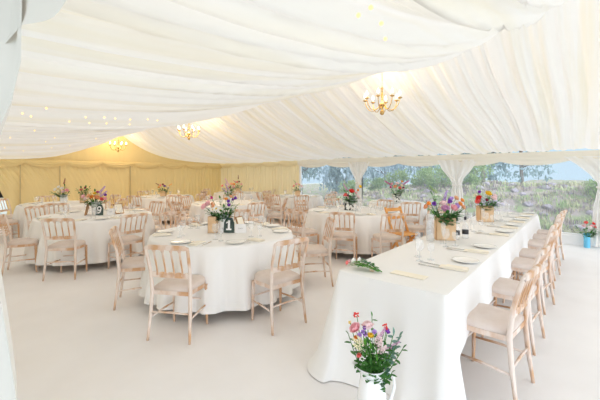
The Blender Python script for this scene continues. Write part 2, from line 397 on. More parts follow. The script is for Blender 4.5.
for x, y, h, rx, k, l in (
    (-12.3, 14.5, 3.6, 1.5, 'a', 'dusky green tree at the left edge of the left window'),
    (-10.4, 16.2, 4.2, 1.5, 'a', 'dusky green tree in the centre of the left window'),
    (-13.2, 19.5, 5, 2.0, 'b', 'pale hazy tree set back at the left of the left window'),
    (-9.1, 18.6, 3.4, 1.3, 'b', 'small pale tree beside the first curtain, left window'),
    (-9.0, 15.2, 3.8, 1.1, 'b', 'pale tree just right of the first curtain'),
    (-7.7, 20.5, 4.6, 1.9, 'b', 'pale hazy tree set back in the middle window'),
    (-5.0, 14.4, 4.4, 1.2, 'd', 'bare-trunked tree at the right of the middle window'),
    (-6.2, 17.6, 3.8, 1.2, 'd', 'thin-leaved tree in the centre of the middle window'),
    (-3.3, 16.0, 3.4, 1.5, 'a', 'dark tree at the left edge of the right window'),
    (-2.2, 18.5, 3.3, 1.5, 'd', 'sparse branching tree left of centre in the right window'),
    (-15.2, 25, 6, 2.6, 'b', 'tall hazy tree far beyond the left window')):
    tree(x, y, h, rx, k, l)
for x, y, s, k, l in ((-4.0, 12.7, .62, 'c', 'round green bush low in front of the second curtain outdoors'), (-4.9, 13.3, .5, 'c', 'green bush on the bank at the right of the middle window'),
    (-6.2, 13.8, .55, 'c', 'green bush on the bank at the centre of the middle window'), (-3.0, 13.3, .6, 'c', 'leafy bush at the left side of the right window'),
    (1.0, 14.6, .4, 'c', 'yellow-green bush on top of the bank at far right'), (.3, 12.4, .4, 'c', 'low scrubby bush on the bank by the right curtain'),
    (-8.6, 13.6, .5, 'c', 'low green bush at the right of the left window'), (-7.5, 14.2, .5, 'c', 'green bush at the left of the middle window')):
    t = thing('bush', l, 'bush', (x, y, bank(x, y)), rnd.uniform(0, 6))
    b = NB()
    for k_ in range(6): tube(b, [(0, 0, -.05), (.25*math.cos(k_)*s, .25*math.sin(k_)*s, .4*s), (.5*math.cos(k_)*s, .5*math.sin(k_)*s, .8*s)], .01, 5)
    obj('branches', mesh(b, 'branches', M['bark']), t); obj('foliage', fol[k][int(s*100) % 2], t, (0, 0, s*.55), (0, 0, x), (s, s, s))
# the black case seen through the gap at the far left
t = thing('service_table', 'pale service table seen through the gap at the far left', 'table', (-13.45, 1.7, 0))
b = NB(); box(b, -.3, .3, -.5, .5, .74, .78, .004); obj('tabletop', mesh(b, 'tabletop', M['white_paint'], False), t)
for sx in (-1, 1):
    for sy in (-1, 1): b = NB(); tube(b, [(.25*sx, .45*sy, 0), (.25*sx, .45*sy, .74)], .02); obj('leg', mesh(b, 'leg', M['pole_white']), t)
t = thing('equipment_case', 'black equipment case on the service table at far left', 'case', (-13.45, 1.68, .78))
b = NB(); box(b, -.2, .2, -.3, .3, 0, .36, .03); obj('body', mesh(b, 'body', M['black'], False), t)
b = NB(); tube(b, [(.2, -.1, .22), (.25, -.09, .24), (.25, .09, .24), (.2, .1, .22)], .012); obj('handle', mesh(b, 'handle', M['steel']), t)
b = NB(); box(b, .2, .206, -.28, .28, .28, .30); obj('trim_strip', mesh(b, 'trim_strip', M['steel'], False), t)

# ---------------------------------------------------------------- chairs
def seat_outline(s=1, n=6):
    pts = [(-.178, -.185), (.178, -.185)]
    for k in range(n+1):
        a = -PI*.06+(PI*.5+PI*.06)*k/n
        pts.append((.205-.12+.12*math.cos(a), .195-.14+.14*math.sin(a)))
    for k in range(n+1):
        a = PI*.5+(PI*.56)*k/n
        pts.append((-.205+.12+.12*math.cos(a), .195-.14+.14*math.sin(a)))
    return [(x*s, y*s) for x, y in pts]
CH = {}
b = NB(); prism(b, seat_outline(1.0), .412, .448); CH['seat_frame'] = sharp(mesh(b, 'seat_frame', M['limewash']))
b = NB(); o0 = seat_outline(.985); rings = []
for s, z in ((1, .449), (1.012, .462), (1.0, .482), (.93, .496), (.72, .504), (.4, .507)):
    rings.append([b.verts.new((x*s, y*s, z)) for x, y in o0])
for a, c in zip(rings, rings[1:]):
    for k in range(len(a)): b.faces.new((a[k], a[(k+1) % len(a)], c[(k+1) % len(a)], c[k]))
b.faces.new(rings[-1]); CH['seat_pad'] = mesh(b, 'seat_pad', M['pad'])
def post_y(z): return interp(z, [0, .25, .45, .65, .89], [-.232, -.20, -.185, -.208, -.275])
for s in (-1, 1):
    b = NB(); tube(b, [(s*interp(z, [0, .25, .45, .89], [.208, .196, .190, .206]), post_y(z), z) for z in (0, .06, .12, .25, .36, .45, .55, .65, .75, .85, .873)], [.011, .0125, .014, .0165, .0175, .018, .0165, .0155, .0145, .014, .0125], 10)
    CH['post%d' % s] = mesh(b, 'back_post', M['limewash'])
    b = NB(); tube(b, [(s*.183, .178, 0), (s*.181, .174, .03), (s*.178, .168, .2), (s*.176, .165, .36), (s*.176, .165, .372), (s*.176, .165, .385), (s*.176, .165, .415)], [.0105, .012, .015, .017, .0205, .017, .019], 10)
    CH['leg%d' % s] = mesh(b, 'leg', M['limewash'])
    b = NB(); tube(b, [(s*.197, -.205, .205), (s*.188, 0, .212), (s*.178, .168, .205)], [.008, .0105, .008], 8); CH['str%d' % s] = mesh(b, 'stretcher', M['limewash'])
b = NB(); tube(b, [(-.178, .166, .255), (0, .168, .26), (.178, .166, .255)], [.008, .0105, .008], 8); CH['strf'] = mesh(b, 'stretcher', M['limewash'])
b = NB(); tube(b, [(-.195, -.205, .255), (0, -.203, .26), (.195, -.205, .255)], [.008, .0105, .008], 8); CH['strb'] = mesh(b, 'stretcher', M['limewash'])
b = NB(); nn = 24; rings = []
for k in range(nn+1):
    x = -.214+.428*k/nn; q = abs(x)/.214
    y = -.272-.012*(1-q*q); zt = .897-.006*q-.034*(max(0, q-.84)/.16)**2; zb = .852+.003*math.cos(x*90)
    rings.append([b.verts.new((x, y+dy, z)) for dy, z in ((-.013, zb), (.013, zb), (.013, zt-.006), (.006, zt), (-.006, zt), (-.013, zt-.006))])
for a, c in zip(rings, rings[1:]):
    for k in range(6): b.faces.new((a[k], a[(k+1) % 6], c[(k+1) % 6], c[k]))
b.faces.new(rings[0][::-1]); b.faces.new(rings[-1]); CH['top_rail'] = sharp(mesh(b, 'top_rail', M['limewash']))
SX = (-.125, -.042, .042, .125)
b = NB(); rings = []; nn = 60
for k in range(nn+1):
    x = -.196+.392*k/nn; y = -.201
    ph = ((x+.1665) / .0833) % 1
    zt = .612+.016*abs(math.cos(PI*ph))**.6 if abs(x) < .2 else .61
    rings.append([b.verts.new((x, y+dy, z)) for dy, z in ((-.010, .58), (.010, .58), (.010, zt), (-.010, zt))])
for a, c in zip(rings, rings[1:]):
    for k in range(4): b.faces.new((a[k], a[(k+1) % 4], c[(k+1) % 4], c[k]))
b.faces.new(rings[0][::-1]); b.faces.new(rings[-1]); CH['lower_rail'] = sharp(mesh(b, 'lower_rail', M['limewash']))
b = NB(); zs = (.60, .63, .66, .72, .78, .82, .835, .852)
tube(b, [(0, post_y(z)-.004, z) for z in zs], [.016, .010, .0085, .0095, .0105, .011, .016, .022], 8, flat=(1, .62)); CH['spindle'] = mesh(b, 'spindle', M['limewash'])
def chair(x, y, dx, dy, label, group, tweak=0):
    t = thing('dining_chair', label, 'chair', (x, y, 0), math.atan2(dy, dx)-PI/2+tweak, group)
    for n_, k in (('seat_pad', 'seat_pad'), ('seat_frame', 'seat_frame'), ('back_post', 'post-1'), ('back_post', 'post1'), ('leg', 'leg-1'), ('leg', 'leg1'),
                  ('stretcher', 'str-1'), ('stretcher', 'str1'), ('stretcher', 'strf'), ('stretcher', 'strb'), ('top_rail', 'top_rail'), ('lower_rail', 'lower_rail')):
        obj(n_, CH[k], t)
    for sx in SX: obj('spindle', CH['spindle'], t, (sx, 0, 0))
    return t

# ---------------------------------------------------------------- tableware
def lat_mesh(prof, name, m, n=18, capb=True): b = NB(); lathe(b, prof, n, capb=capb); return mesh(b, name, m)
plate_me = lat_mesh([(.058, 0), (.064, .002), (.102, .012), (.112, .015), (.110, .018), (.098, .014), (.064, .006), (.001, .005)], 'side_plate', M['china'], 28)
b = NB(); box(b, -.045, .045, -.105, .105, 0, .012, .004); box(b, -.043, .043, -.1, .06, .012, .02, .004); napkin_me = mesh(b, 'napkin', M['napkin'])
b = NB(); box(b, -.006, .006, -.1, .0, 0, .004, .001); prism(b, [(-.006, 0), (.006, 0), (.010, .03), (.008, .09), (-.004, .11), (-.007, .05)], 0, .0025); knife_me = mesh(b, 'knife', M['steel'], False)
b = NB(); box(b, -.004, .004, -.1, .04, 0, .003, .001); box(b, -.010, .010, .04, .055, .001, .004)
for k in range(4): box(b, -.010+.0055*k, -.0065+.0055*k, .055, .10, .002, .004)
fork_me = mesh(b, 'fork', M['steel'], False)
GL = {}
for nm, s, prof in (('wine', 1, [(.006, .085), (.02, .09), (.034, .11), (.037, .135), (.033, .165), (.030, .185)]), ('small', 1, [(.006, .07), (.018, .075), (.029, .092), (.031, .115), (.026, .145)]), ('flute', 1, [(.005, .09), (.015, .10), (.023, .14), (.025, .18), (.021, .225)])):
    z = prof[0][1]
    GL[nm] = (lat_mesh(prof, 'bowl', M['glass'], 16, False), lat_mesh([(.004, .004), (.0035, z*.5), (.006, z)], 'glass_stem', M['glass'], 8, False), lat_mesh([(.033, 0), (.033, .002), (.004, .005)], 'foot', M['glass'], 16))
    h = z
GLw = {k: None for k in GL}
for nm in GL:
    b = NB()
    for part in GL[nm]: b.from_mesh(part)
    GLw[nm] = mesh(b, 'wine_glass', M['glass'])
TZ = .772
def glass(kind, x, y, z, label, group=None, parts=True):
    nm = 'champagne_flute' if kind == 'flute' else 'wine_glass'
    if parts:
        t = thing(nm, label, 'glass', (x, y, z), 0, group)
        for n_, me in zip(('bowl', 'stem', 'foot'), GL[kind]): obj(n_, me, t)
        return t
    return tag(obj(nm, GLw[kind], None, (x, y, z)), label, 'glass', group)

# ---------------------------------------------------------------- flowers
def petal(b, w, L, curl, M4, nu=4, nv=3):
    def f(u, v):
        a = u*L; ww = w*math.sin(PI*(.12+.80*u))**.8
        x = (v-.5)*2*ww
        ang = curl*u
        p = Vector((x, L*(math.sin(ang)/max(curl, .01)) if curl > .01 else a, 0))
        p.z = L*(1-math.cos(ang))/max(curl, .01) if curl > .01 else 0
        p.z += .35*x*x/max(w, .01)
        return M4@p
    grid(b, nu, nv, f)
BL = {}
def bloom(kind, col):
    key = (kind, col)
    if key in BL: return BL[key]
    b = NB(); m = M['petal '+col]; extra = None
    r = random.Random(len(kind))
    if kind in ('rose', 'ranunculus'):
        for n, w, L, tilt, c in ((4, .42, .7, 72, 1.5), (5, .5, .85, 55, 1.4), (6, .55, 1.0, 32, 1.2), (6, .55, 1.05, 8, .9)):
            for k in range(n):
                Mx = Matrix.Rotation(2*PI*k/n+n*.7, 4, 'Z')@Matrix.Translation((0, .12, -.1))@Matrix.Rotation(math.radians(tilt), 4, 'X')
                petal(b, w, L, c, Mx)
        bmesh.ops.create_icosphere(b, subdivisions=2, radius=.4, matrix=Matrix.Translation((0, 0, .2)))
    elif kind == 'daisy':
        for k in range(14):
            petal(b, .19, .95, .35, Matrix.Rotation(2*PI*k/14, 4, 'Z')@Matrix.Translation((0, .2, 0))@Matrix.Rotation(.12, 4, 'X'), 3, 2)
        e = NB(); bmesh.ops.create_icosphere(e, subdivisions=2, radius=.3, matrix=Matrix.Diagonal((1, 1, .6, 1))); extra = mesh(e, 'flower_centre', M['petal yellow'])
    elif kind == 'spike':
        for k in range(26):
            z = -1.6+3.4*k/26; rr = .5*(1-.75*k/26)
            a = k*2.4
            for q in range(4):
                petal(b, .16, .36*(1-.4*k/26), .5, Matrix.Translation((math.cos(a)*rr*.6, math.sin(a)*rr*.6, z))@Matrix.Rotation(a-PI/2, 4, 'Z')@Matrix.Rotation(q*PI/2, 4, 'Y')@Matrix.Rotation(.5, 4, 'X'), 2, 2)
    elif kind == 'thistle':
        bmesh.ops.create_icosphere(b, subdivisions=2, radius=.5)
        for k in range(60):
            d = Vector((r.gauss(0, 1), r.gauss(0, 1), abs(r.gauss(0, 1)))).normalized()
            tube(b, [d*.4, d*1.0], [.06, .01], 4, cap=False)
    elif kind == 'bell':
        for k in range(5):
            petal(b, .45, 1.05, .9, Matrix.Rotation(2*PI*k/5, 4, 'Z')@Matrix.Translation((0, .08, 0))@Matrix.Rotation(.6, 4, 'X'))
        bmesh.ops.create_icosphere(b, subdivisions=1, radius=.22, matrix=Matrix.Translation((0, 0, .25)))
    elif kind == 'cluster':
        for k in range(22):
            d = Vector((r.gauss(0, 1), r.gauss(0, 1), .6*abs(r.gauss(0, 1)))).normalized()*r.uniform(.5, 1)
            bmesh.ops.create_icosphere(b, subdivisions=1, radius=.2, matrix=Matrix.Translation(d))
    BL[key] = (mesh(b, 'bloom', m), extra); return BL[key]
def leaf(b, p, d, L, w, r, cup=.2):
    d = d.normalized(); s = d.cross(Vector((0, 0, 1)) if abs(d.z) < .95 else Vector((1, 0, 0))).normalized(); up = s.cross(d)
    def f(u, v): return p+d*L*u+s*(v-.5)*2*w*math.sin(PI*(.06+.9*u))**.8+up*(-.25*L*u*u+cup*w*abs(v-.5)*2)
    grid(b, 4, 2, f)
KINDNAME = {'rose': 'rose', 'ranunculus': 'ranunculus', 'daisy': 'daisy', 'spike': 'flower_spike', 'thistle': 'thistle', 'bell': 'bellflower', 'cluster': 'blossom_cluster', 'leaves': 'leaf_sprig', 'euc': 'eucalyptus_sprig', 'fern': 'fern_sprig'}
WORD = {'rose': 'rose', 'ranunculus': 'ranunculus', 'daisy': 'daisy', 'spike': 'flower spike', 'thistle': 'thistle', 'bell': 'open flower', 'cluster': 'small blossom cluster'}
def flower(kind, col, base, head, size, where, r, dead=False):
    base, head = Vector(base), Vector(head); d = (head-base)
    word = {'leaves': 'dark green leaf sprig', 'euc': 'grey-green eucalyptus sprig', 'fern': 'bright green leaf sprig'}.get(kind) or (col+' '+WORD[kind])
    lab = word+' '+where
    t = thing(KINDNAME[kind], lab, 'flower' if kind in WORD else 'foliage', base, 0, word+'s '+where)
    mid = d*.5+Vector((r.uniform(-.01, .01), r.uniform(-.01, .01), .06*d.length))
    path = [(0, 0, 0), tuple(d*.25+mid*.02+Vector((0, 0, .03*d.length))), tuple(mid), tuple(d*.8+Vector((0, 0, .03*d.length))), tuple(d)]
    b = NB(); tube(b, path, [.003, .003, .0028, .0026, .0022], 5); obj('stem', mesh(b, 'stem', M['stem']), t)
    tip = (d-mid).normalized()
    if kind in WORD:
        me, ex = bloom(kind, col); q = (tip+.9*Vector((d.x, d.y, 0)).normalized()*min(1, d.xy.length/.1)).to_track_quat('Z', 'Y').to_euler()
        if kind == 'daisy': q = (tip*.4-FW*.8+Vector((0, 0, .3))).to_track_quat('Z', 'Y').to_euler()
        o = obj('bloom', me, t, d, q, (size, size, size*1.2))
        if ex: obj('flower_centre', ex, o, (0, 0, .05))
        b = NB()
        for k in range(1):
            a = r.uniform(0, 6); leaf(b, mid+(d-mid)*r.uniform(0, .6), Vector((math.cos(a), math.sin(a), .5)), size*r.uniform(1.2, 2.0), size*.35, r)
        obj('leaf', mesh(b, 'leaf', M['leaf']), t)
    else:
        b = NB(); n = 9 if kind != 'euc' else 10
        for k in range(n):
            u = .35+.65*k/n; p = mid+(d-mid)*((u-.5)/.5) if u > .5 else mid*(u/.5)
            a = k*2.4+r.uniform(-.4, .4)
            dd = Vector((math.cos(a), math.sin(a), r.uniform(.0, .7)))
            if kind == 'euc': leaf(b, p, dd, size*.9, size*.5, r)
            elif kind == 'fern': leaf(b, p, dd+tip*.6, size*1.4, size*.3, r)
            else: leaf(b, p, dd, size*1.5, size*.45, r)
        leaf(b, d*.98, tip, size*1.3, size*.4, r)
        obj('leaves', mesh(b, 'leaves', M[{'euc': 'grey_leaf', 'fern': 'bright_leaf', 'leaves': 'leaf'}[kind]]), t)
def arrange(x, y, zrim, items, where, seed, rin=.04, dip=.14, hs=1):
    """items: kind, colour, offset to the right, offset towards the viewer, height above the rim, size"""
    r = random.Random(seed)
    for kind, col, u, v, h, s in items:
        head = Vector((x, y, zrim+h*hs))+RT*u-FW*v
        k = min(1, rin/max(.01, math.hypot(u, v)))*.7
        base = Vector((x, y, zrim-dip))+(RT*u-FW*v)*k*.6+Vector((r.uniform(-1, 1), r.uniform(-1, 1), 0))*rin*.3
        flower(kind, col, base, head, s, where, r)
def pot(x, y, z, r0, r1, h, m, label, cat='vase', name='flower_pot'):
    b = NB(); lathe(b, [(r0*.95, 0), (r0, .006), (r1*.96, h*.92), (r1*1.04, h*.96), (r1*1.04, h), (r1*.93, h), (r0*.9, .012), (.001, .012)], 24)
    return tag(obj(name, sharp(mesh(b, name, m)), None, (x, y, z)), label, cat)
def crate(x, y, z, w, d, h, m, label, rz=YAW, name='flower_box', cat='box'):
    b = NB(); t_ = .008
    box(b, -w/2, w/2, -d/2, d/2, 0, t_)
    for a, c, e, f in ((-w/2, w/2, -d/2, -d/2+t_), (-w/2, w/2, d/2-t_, d/2), (-w/2, -w/2+t_, -d/2, d/2), (w/2-t_, w/2, -d/2, d/2)): box(b, a, c, e, f, 0, h, .002)
    return tag(obj(name, mesh(b, name, m, False), None, (x, y, z), (0, 0, rz)), label, cat)

# ---------------------------------------------------------------- round tables
leg_me = None
def table_frame(t, r):
    b = NB(); lathe(b, [(r-.03, .735), (r-.025, .738), (r-.025, .76), (r-.03, .762)], 48, capt=True); obj('tabletop', mesh(b, 'tabletop', M['kraft']), t)
    for k in range(4):
        a = PI/4+k*PI/2; q = r*.62
        b = NB(); tube(b, [(math.cos(a)*q, math.sin(a)*q, .06), (math.cos(a)*q, math.sin(a)*q, .735)], .014, 8)
        l_ = obj('leg', mesh(b, 'leg', M['black_metal']), t)
        b = NB(); bmesh.ops.create_cone(b, cap_ends=True, segments=16, radius1=.03, radius2=.03, depth=.025, matrix=Matrix.Translation((math.cos(a)*q, math.sin(a)*q, .03))@Matrix.Rotation(PI/2, 4, 'X')); obj('castor', mesh(b, 'castor', M['black_metal']), l_)
def round_cloth(r, seed, hem=.11):
    b = NB(); n = 168; g = random.Random(seed)
    nf = g.choice((20, 22, 23)); ph = g.uniform(0, 6)
    top = [(.0, 0), (.35, 0), (.7, 0), (.94, 0), (.985, -.002), (1.0, -.01), (1.006, -.03)]
    rings = [[b.verts.new((0, 0, .7695))]]
    for q, dz in top[1:]: rings.append([b.verts.new((q*r*math.cos(2*PI*k/n), q*r*math.sin(2*PI*k/n), .7695+dz)) for k in range(n)])
    for j in range(1, 15):
        s = j/14; z = .7395-(.7395-hem)*s; ring = []
        for k in range(n):
            th = 2*PI*k/n
            w = math.sin(nf*th+ph+1.1*math.sin(2*th+ph)+.6*math.sin(5*th))
            w = .5*w+.5*math.copysign(abs(w)**.7, w)+.5*math.sin((nf*2+3)*th+seed)*.5
            rr = r*1.006+.06*s**.7+.058*w*s**.8
            ring.append(b.verts.new((rr*math.cos(th), rr*math.sin(th), z+.012*w*s)))
        rings.append(ring)
    for k in range(n): b.faces.new((rings[0][0], rings[1][k], rings[1][(k+1) % n]))
    for a, c in zip(rings[1:], rings[2:]):
        for k in range(n): b.faces.new((a[k], a[(k+1) % n], c[(k+1) % n], c[k]))
    return mesh(b, 'tablecloth', M['cloth'])
SECT = ['front', 'front right', 'right', 'back right', 'back', 'back left', 'left', 'front left']
def sectors(tx, ty, angs):
    tv = Vector((tx, ty, 0)).normalized(); rv = Vector((tv.y, -tv.x, 0))
    ca = []
    for a in angs:
        d = Vector((math.cos(math.radians(a)), math.sin(math.radians(a)), 0)); ca.append(math.degrees(math.atan2(d.dot(rv), -d.dot(tv))) % 360)
    order = sorted(range(len(angs)), key=lambda i: ca[i]); n = len(angs); best = None
    for comb in itertools.combinations(range(8), n):
        for rot in range(n):
            cost = 0
            for q, i in enumerate(order):
                e = (ca[i]-45*comb[(q+rot) % n]+180) % 360-180; cost += e*e
            if best is None or cost < best[0]: best = (cost, {i: comb[(q+rot) % n] for q, i in enumerate(order)})
    return [SECT[best[1][i]] for i in range(n)]
def setting(x, y, dx, dy, place, full, parts, grp):
    """a place laid at (x,y); (dx,dy) points from the seat to the table's middle"""
    d = Vector((dx, dy, 0)).normalized(); s = Vector((d.y, -d.x, 0)); P = Vector((x, y, TZ)); rz = math.atan2(d.y, d.x)-PI/2
    j = lambda a: rnd.uniform(-a, a)
    def at(a, c): return P+d*(c+j(.01))+s*(a+j(.01))
    if full:
        tag(obj('napkin', napkin_me, None, at(0, 0), (0, 0, rz+j(.12))), 'cream folded napkin at '+place, 'napkin', 'napkins '+grp)
        tag(obj('side_plate', plate_me, None, at(-.22, .03), (0, 0, j(3))), 'white side plate at '+place, 'plate', 'side plates '+grp)
        tag(obj('fork', fork_me, None, at(-.085, .02), (0, 0, rz+j(.15))), 'steel fork at '+place, 'fork', 'forks '+grp)
        tag(obj('knife', knife_me, None, at(.085, .02), (0, 0, rz+j(.15))), 'steel knife at '+place, 'knife', 'knives '+grp)
        glass('wine', *at(.10, .24), 'taller clear wine glass at '+place, 'wine glasses '+grp, parts)
        glass('small', *at(.19, .19), 'smaller clear wine glass at '+place, 'wine glasses '+grp, parts)
    else:
        tag(obj('napkin', napkin_me, None, at(0, 0), (0, 0, rz+j(.12))), 'cream folded napkin at '+place, 'napkin', 'napkins '+grp)
        tag(obj('side_plate', plate_me, None, at(-.21, .03), (0, 0, j(3))), 'white side plate at '+place, 'plate', 'side plates '+grp)
        glass('wine', *at(.10, .22), 'clear wine glass at '+place, 'wine glasses '+grp, False)
def round_table(x, y, r, angs, phrase, seed, full=True, parts=False, dist=None, laid=True):
    t = thing('round_table', 'round folding table under the cloth of '+phrase, 'table', (x, y, 0), seed*1.3)
    table_frame(t, r)
    tag(obj('tablecloth', round_cloth(r, seed), None, (x, y, 0)), 'ivory floor-length round tablecloth on '+phrase, 'tablecloth', 'round ivory tablecloths')
    secs = sectors(x, y, [a[0] if isinstance(a, tuple) else a for a in angs])
    camv = Vector((-x, -y, 0)).normalized()
    for a, sname in zip(angs, secs):
        D = 1.17*r/.92+.02; 
        tw = rnd.uniform(-.12, .12)
        if isinstance(a, tuple) and len(a) > 2: tw = a[2]
        if isinstance(a, tuple): a, D = a[:2]
        ca, sa = math.cos(math.radians(a)), math.sin(math.radians(a))
        f = (-ca)*camv.x+(-sa)*camv.y
        view = 'back to us' if f < -.45 else ('facing us' if f > .45 else 'seen side on')
        chair(x+ca*D, y+sa*D, -ca, -sa, 'limewashed wooden chair %s, %s place of %s' % (view, sname, phrase), 'chairs around '+phrase, tw)
        if laid: setting(x+ca*(r-.15), y+sa*(r-.15), -ca, -sa, '%s place of %s' % (sname, phrase), full, parts, 'on '+phrase)
T1 = (-3.58, 2.66); T2 = (-6.79, 2.22); T3 = (-3.6, 5.9); T4 = (-3.72, 8.22); T5 = (-7.1, 8.2); T6 = (-6.9, 5.3); T7 = (-10.0, 8.1); T8 = (-10.3, 5.3); T9 = (-9.85, 2.5)
P1, P2, P3, P4 = 'the number one table', 'the number nine table', 'the round table with mottled box', 'the small round window table'
P5, P6, P7, P8, P9 = 'the round left window table', 'the round centre table', 'the round far corner table', 'the round far middle table', 'the round far left table'
round_table(*T1, .89, [(-120, 1.0), (-58, 1.10), (-9, 1.15), (56, 1.22), (93, 1.25), (132, 1.22), (176, 1.3)], P1, 1, True, True)
round_table(*T2, .92, [(-84, 1.06, -.42), (-37, 1.13), (2, 1.16), (55, 1.2), (110, 1.2), (160, 1.2), (207, 1.15)], P2, 2, True, True)
round_table(*T3, .92, [(-103, 1.25), (-66, 1.16), (-34, 1.3), (25, 1.2), (90, 1.18), (140, 1.2), (180, 1.15)], P3, 3, True, False)
round_table(*T4, .70, [(-52, 1.1), (-5, 1.0), (205, 1.0)], P4, 4, False, dist=1)
round_table(*T5, .80, [-80, -45, 0, (55, 1.0), 185, 225], P5, 5, False)
round_table(*T6, .92, [-90, (-16, 1.3), 35, 90, 140, 195, 235], P6, 6, False)
round_table(*T7, .90, [-95, -40, 5, (50, 1.1), 150, 200], P7, 7, False)
round_table(*T8, .90, [-104, -60, -15, 20, 85, 180], P8, 8, False)
round_table(*T9, .92, [(-112, 1.12), -75, -19, 40, 110, 180, 225], P9, 9, False)

# number 1 table, middle
def num_tag(x, y, txt, label, rz, s=1):
    t = thing('table_number', label, 'table number sign', (x, y, TZ), rz)
    b = NB(); prism(b, [(-.07*s, 0), (.07*s, 0), (.066*s, .125*s), (.035*s, .19*s), (-.035*s, .19*s), (-.066*s, .125*s)], -.006, .006)
    bmesh.ops.rotate(b, verts=b.verts, cent=(0, 0, 0), matrix=Matrix.Rotation(PI/2-.12, 3, 'X'))
    bmesh.ops.translate(b, verts=b.verts, vec=(0, 0, .002)); obj('board', mesh(b, 'board', M['slate'], False), t)
    b = NB()
    if txt == '1':
        prism(b, [(-.034, 0), (.034, 0), (.034, .02), (.014, .02), (.014, .125), (-.008, .125), (-.036, .102), (-.036, .082), (-.014, .094), (-.014, .02), (-.034, .02)], 0, .002)
    else:
        tube(b, [(.032*math.cos(q_), .088+.032*math.sin(q_), 0) for q_ in [2*PI*k/24 for k in range(25)]]+[(.031, .07, 0), (.027, .045, 0), (.016, .022, 0), (-.004, .010, 0), (-.026, .012, 0)], .0105, 8)
        for v in b.verts: v.co.z = .001+v.co.z*.1
    obj('numeral', mesh(b, 'numeral', M['card'], False), t, (0, -.0085, .035*s), (PI/2-.12, 0, 0))
    b = NB(); box(b, -.02, .02, .0, .07, 0, .006); obj('foot', mesh(b, 'foot', M['slate'], False), t)
def name_card(x, y, label, rz, w=.14, h=.11):
    t = thing('table_card', label, 'card', (x, y, TZ), rz)
    b = NB(); q = h*.25
    for s in (1, -1):
        a = [b.verts.new((-w/2, s*q, 0)), b.verts.new((w/2, s*q, 0)), b.verts.new((w/2, s*.001, h)), b.verts.new((-w/2, s*.001, h))]; b.faces.new(a)
    obj('folded_card', mesh(b, 'folded_card', M['card'], False), t)
    b = NB()
    tube(b, [(-.03+.006*k, -q*.5-.002+.0*k, h*.5+.008*math.sin(k*2.1)) for k in range(11)], .0016, 5); obj('handwriting', mesh(b, 'handwriting', M['ink']), t)
RZ = YAW-.05
x, y = T1
pot(x, y, TZ, .055, .078, .235, M['enamel'], 'white enamel flower pot in the middle of the number one table')
crate(*(Vector((x, y))+(RT*-.125-FW*.06).xy), TZ, .11, .09, .21, M['kraft'], 'tan kraft box left of the white pot, number one table', RZ)
v = Vector((x, y))+(RT*.085-FW*.08).xy; num_tag(v.x, v.y, '1', 'dark green tag sign with white numeral one beside the white pot', RZ)
v = Vector((x, y))+(RT*.235-FW*.07).xy; name_card(v.x, v.y, 'white folded card right of the number one sign', RZ)
v = Vector((x, y))+(RT*.22+FW*.13).xy
t = thing('photo_frame', 'leaning brown frame behind the number one sign', 'frame', (*v, TZ), RZ+1.1)
b = NB(); box(b, -.07, .07, -.008, .008, 0, .19, .003); bmesh.ops.rotate(b, verts=b.verts, cent=(0, 0, 0), matrix=Matrix.Rotation(-.35, 3, 'X')); obj('frame', mesh(b, 'frame', M['frame_brown'], False), t)
b = NB(); box(b, -.055, .055, -.011, -.008, .015, .175); bmesh.ops.rotate(b, verts=b.verts, cent=(0, 0, 0), matrix=Matrix.Rotation(-.35, 3, 'X')); obj('picture', mesh(b, 'picture', M['paper'], False), t)
W1 = 'in the white pot on the number one table'
arrange(x, y, TZ+.235, [
    ('rose', 'pink', -.235, .04, .09, .05), ('rose', 'pink', -.19, .0, .125, .05), ('thistle', 'magenta', -.155, .0, .205, .028), ('ranunculus', 'peach', -.11, .06, .10, .036), ('ranunculus', 'peach', -.135, .02, .13, .03),
    ('daisy', 'white', -.075, .09, .075, .042), ('daisy', 'white', -.02, .10, .055, .042), ('daisy', 'white', -.12, .09, .06, .034), ('rose', 'white', -.035, .02, .15, .036), ('cluster', 'cream', .0, .05, .10, .03),
    ('bell', 'purple', .06, .05, .15, .036), ('bell', 'purple', .065, .04, .10, .036), ('bell', 'purple', .135, .0, .19, .036), ('bell', 'purple', .10, -.02, .17, .03), ('rose', 'orange', .03, .0, .18, .032), ('ranunculus', 'peach', .085, .0, .215, .03), ('ranunculus', 'white', .115, .05, .06, .034),
    ('leaves', '', -.19, .06, .03, .04), ('leaves', '', -.08, .11, .0, .04), ('leaves', '', .05, .11, .01, .042), ('leaves', '', .10, .06, .04, .04), ('leaves', '', .16, .03, .09, .034), ('leaves', '', -.2, .05, .07, .03), ('leaves', '', .0, .12, .03, .045), ('leaves', '', -.05, .0, .2, .035), ('leaves', '', .07, .09, .05, .045), ('leaves', '', -.04, .12, -.005, .045), ('leaves', '', -.14, .09, .01, .045), ('leaves', '', .13, .06, .02, .04), ('leaves', '', .02, .08, .09, .04), ('fern', '', .18, .04, .11, .04)], W1, 1, .05)
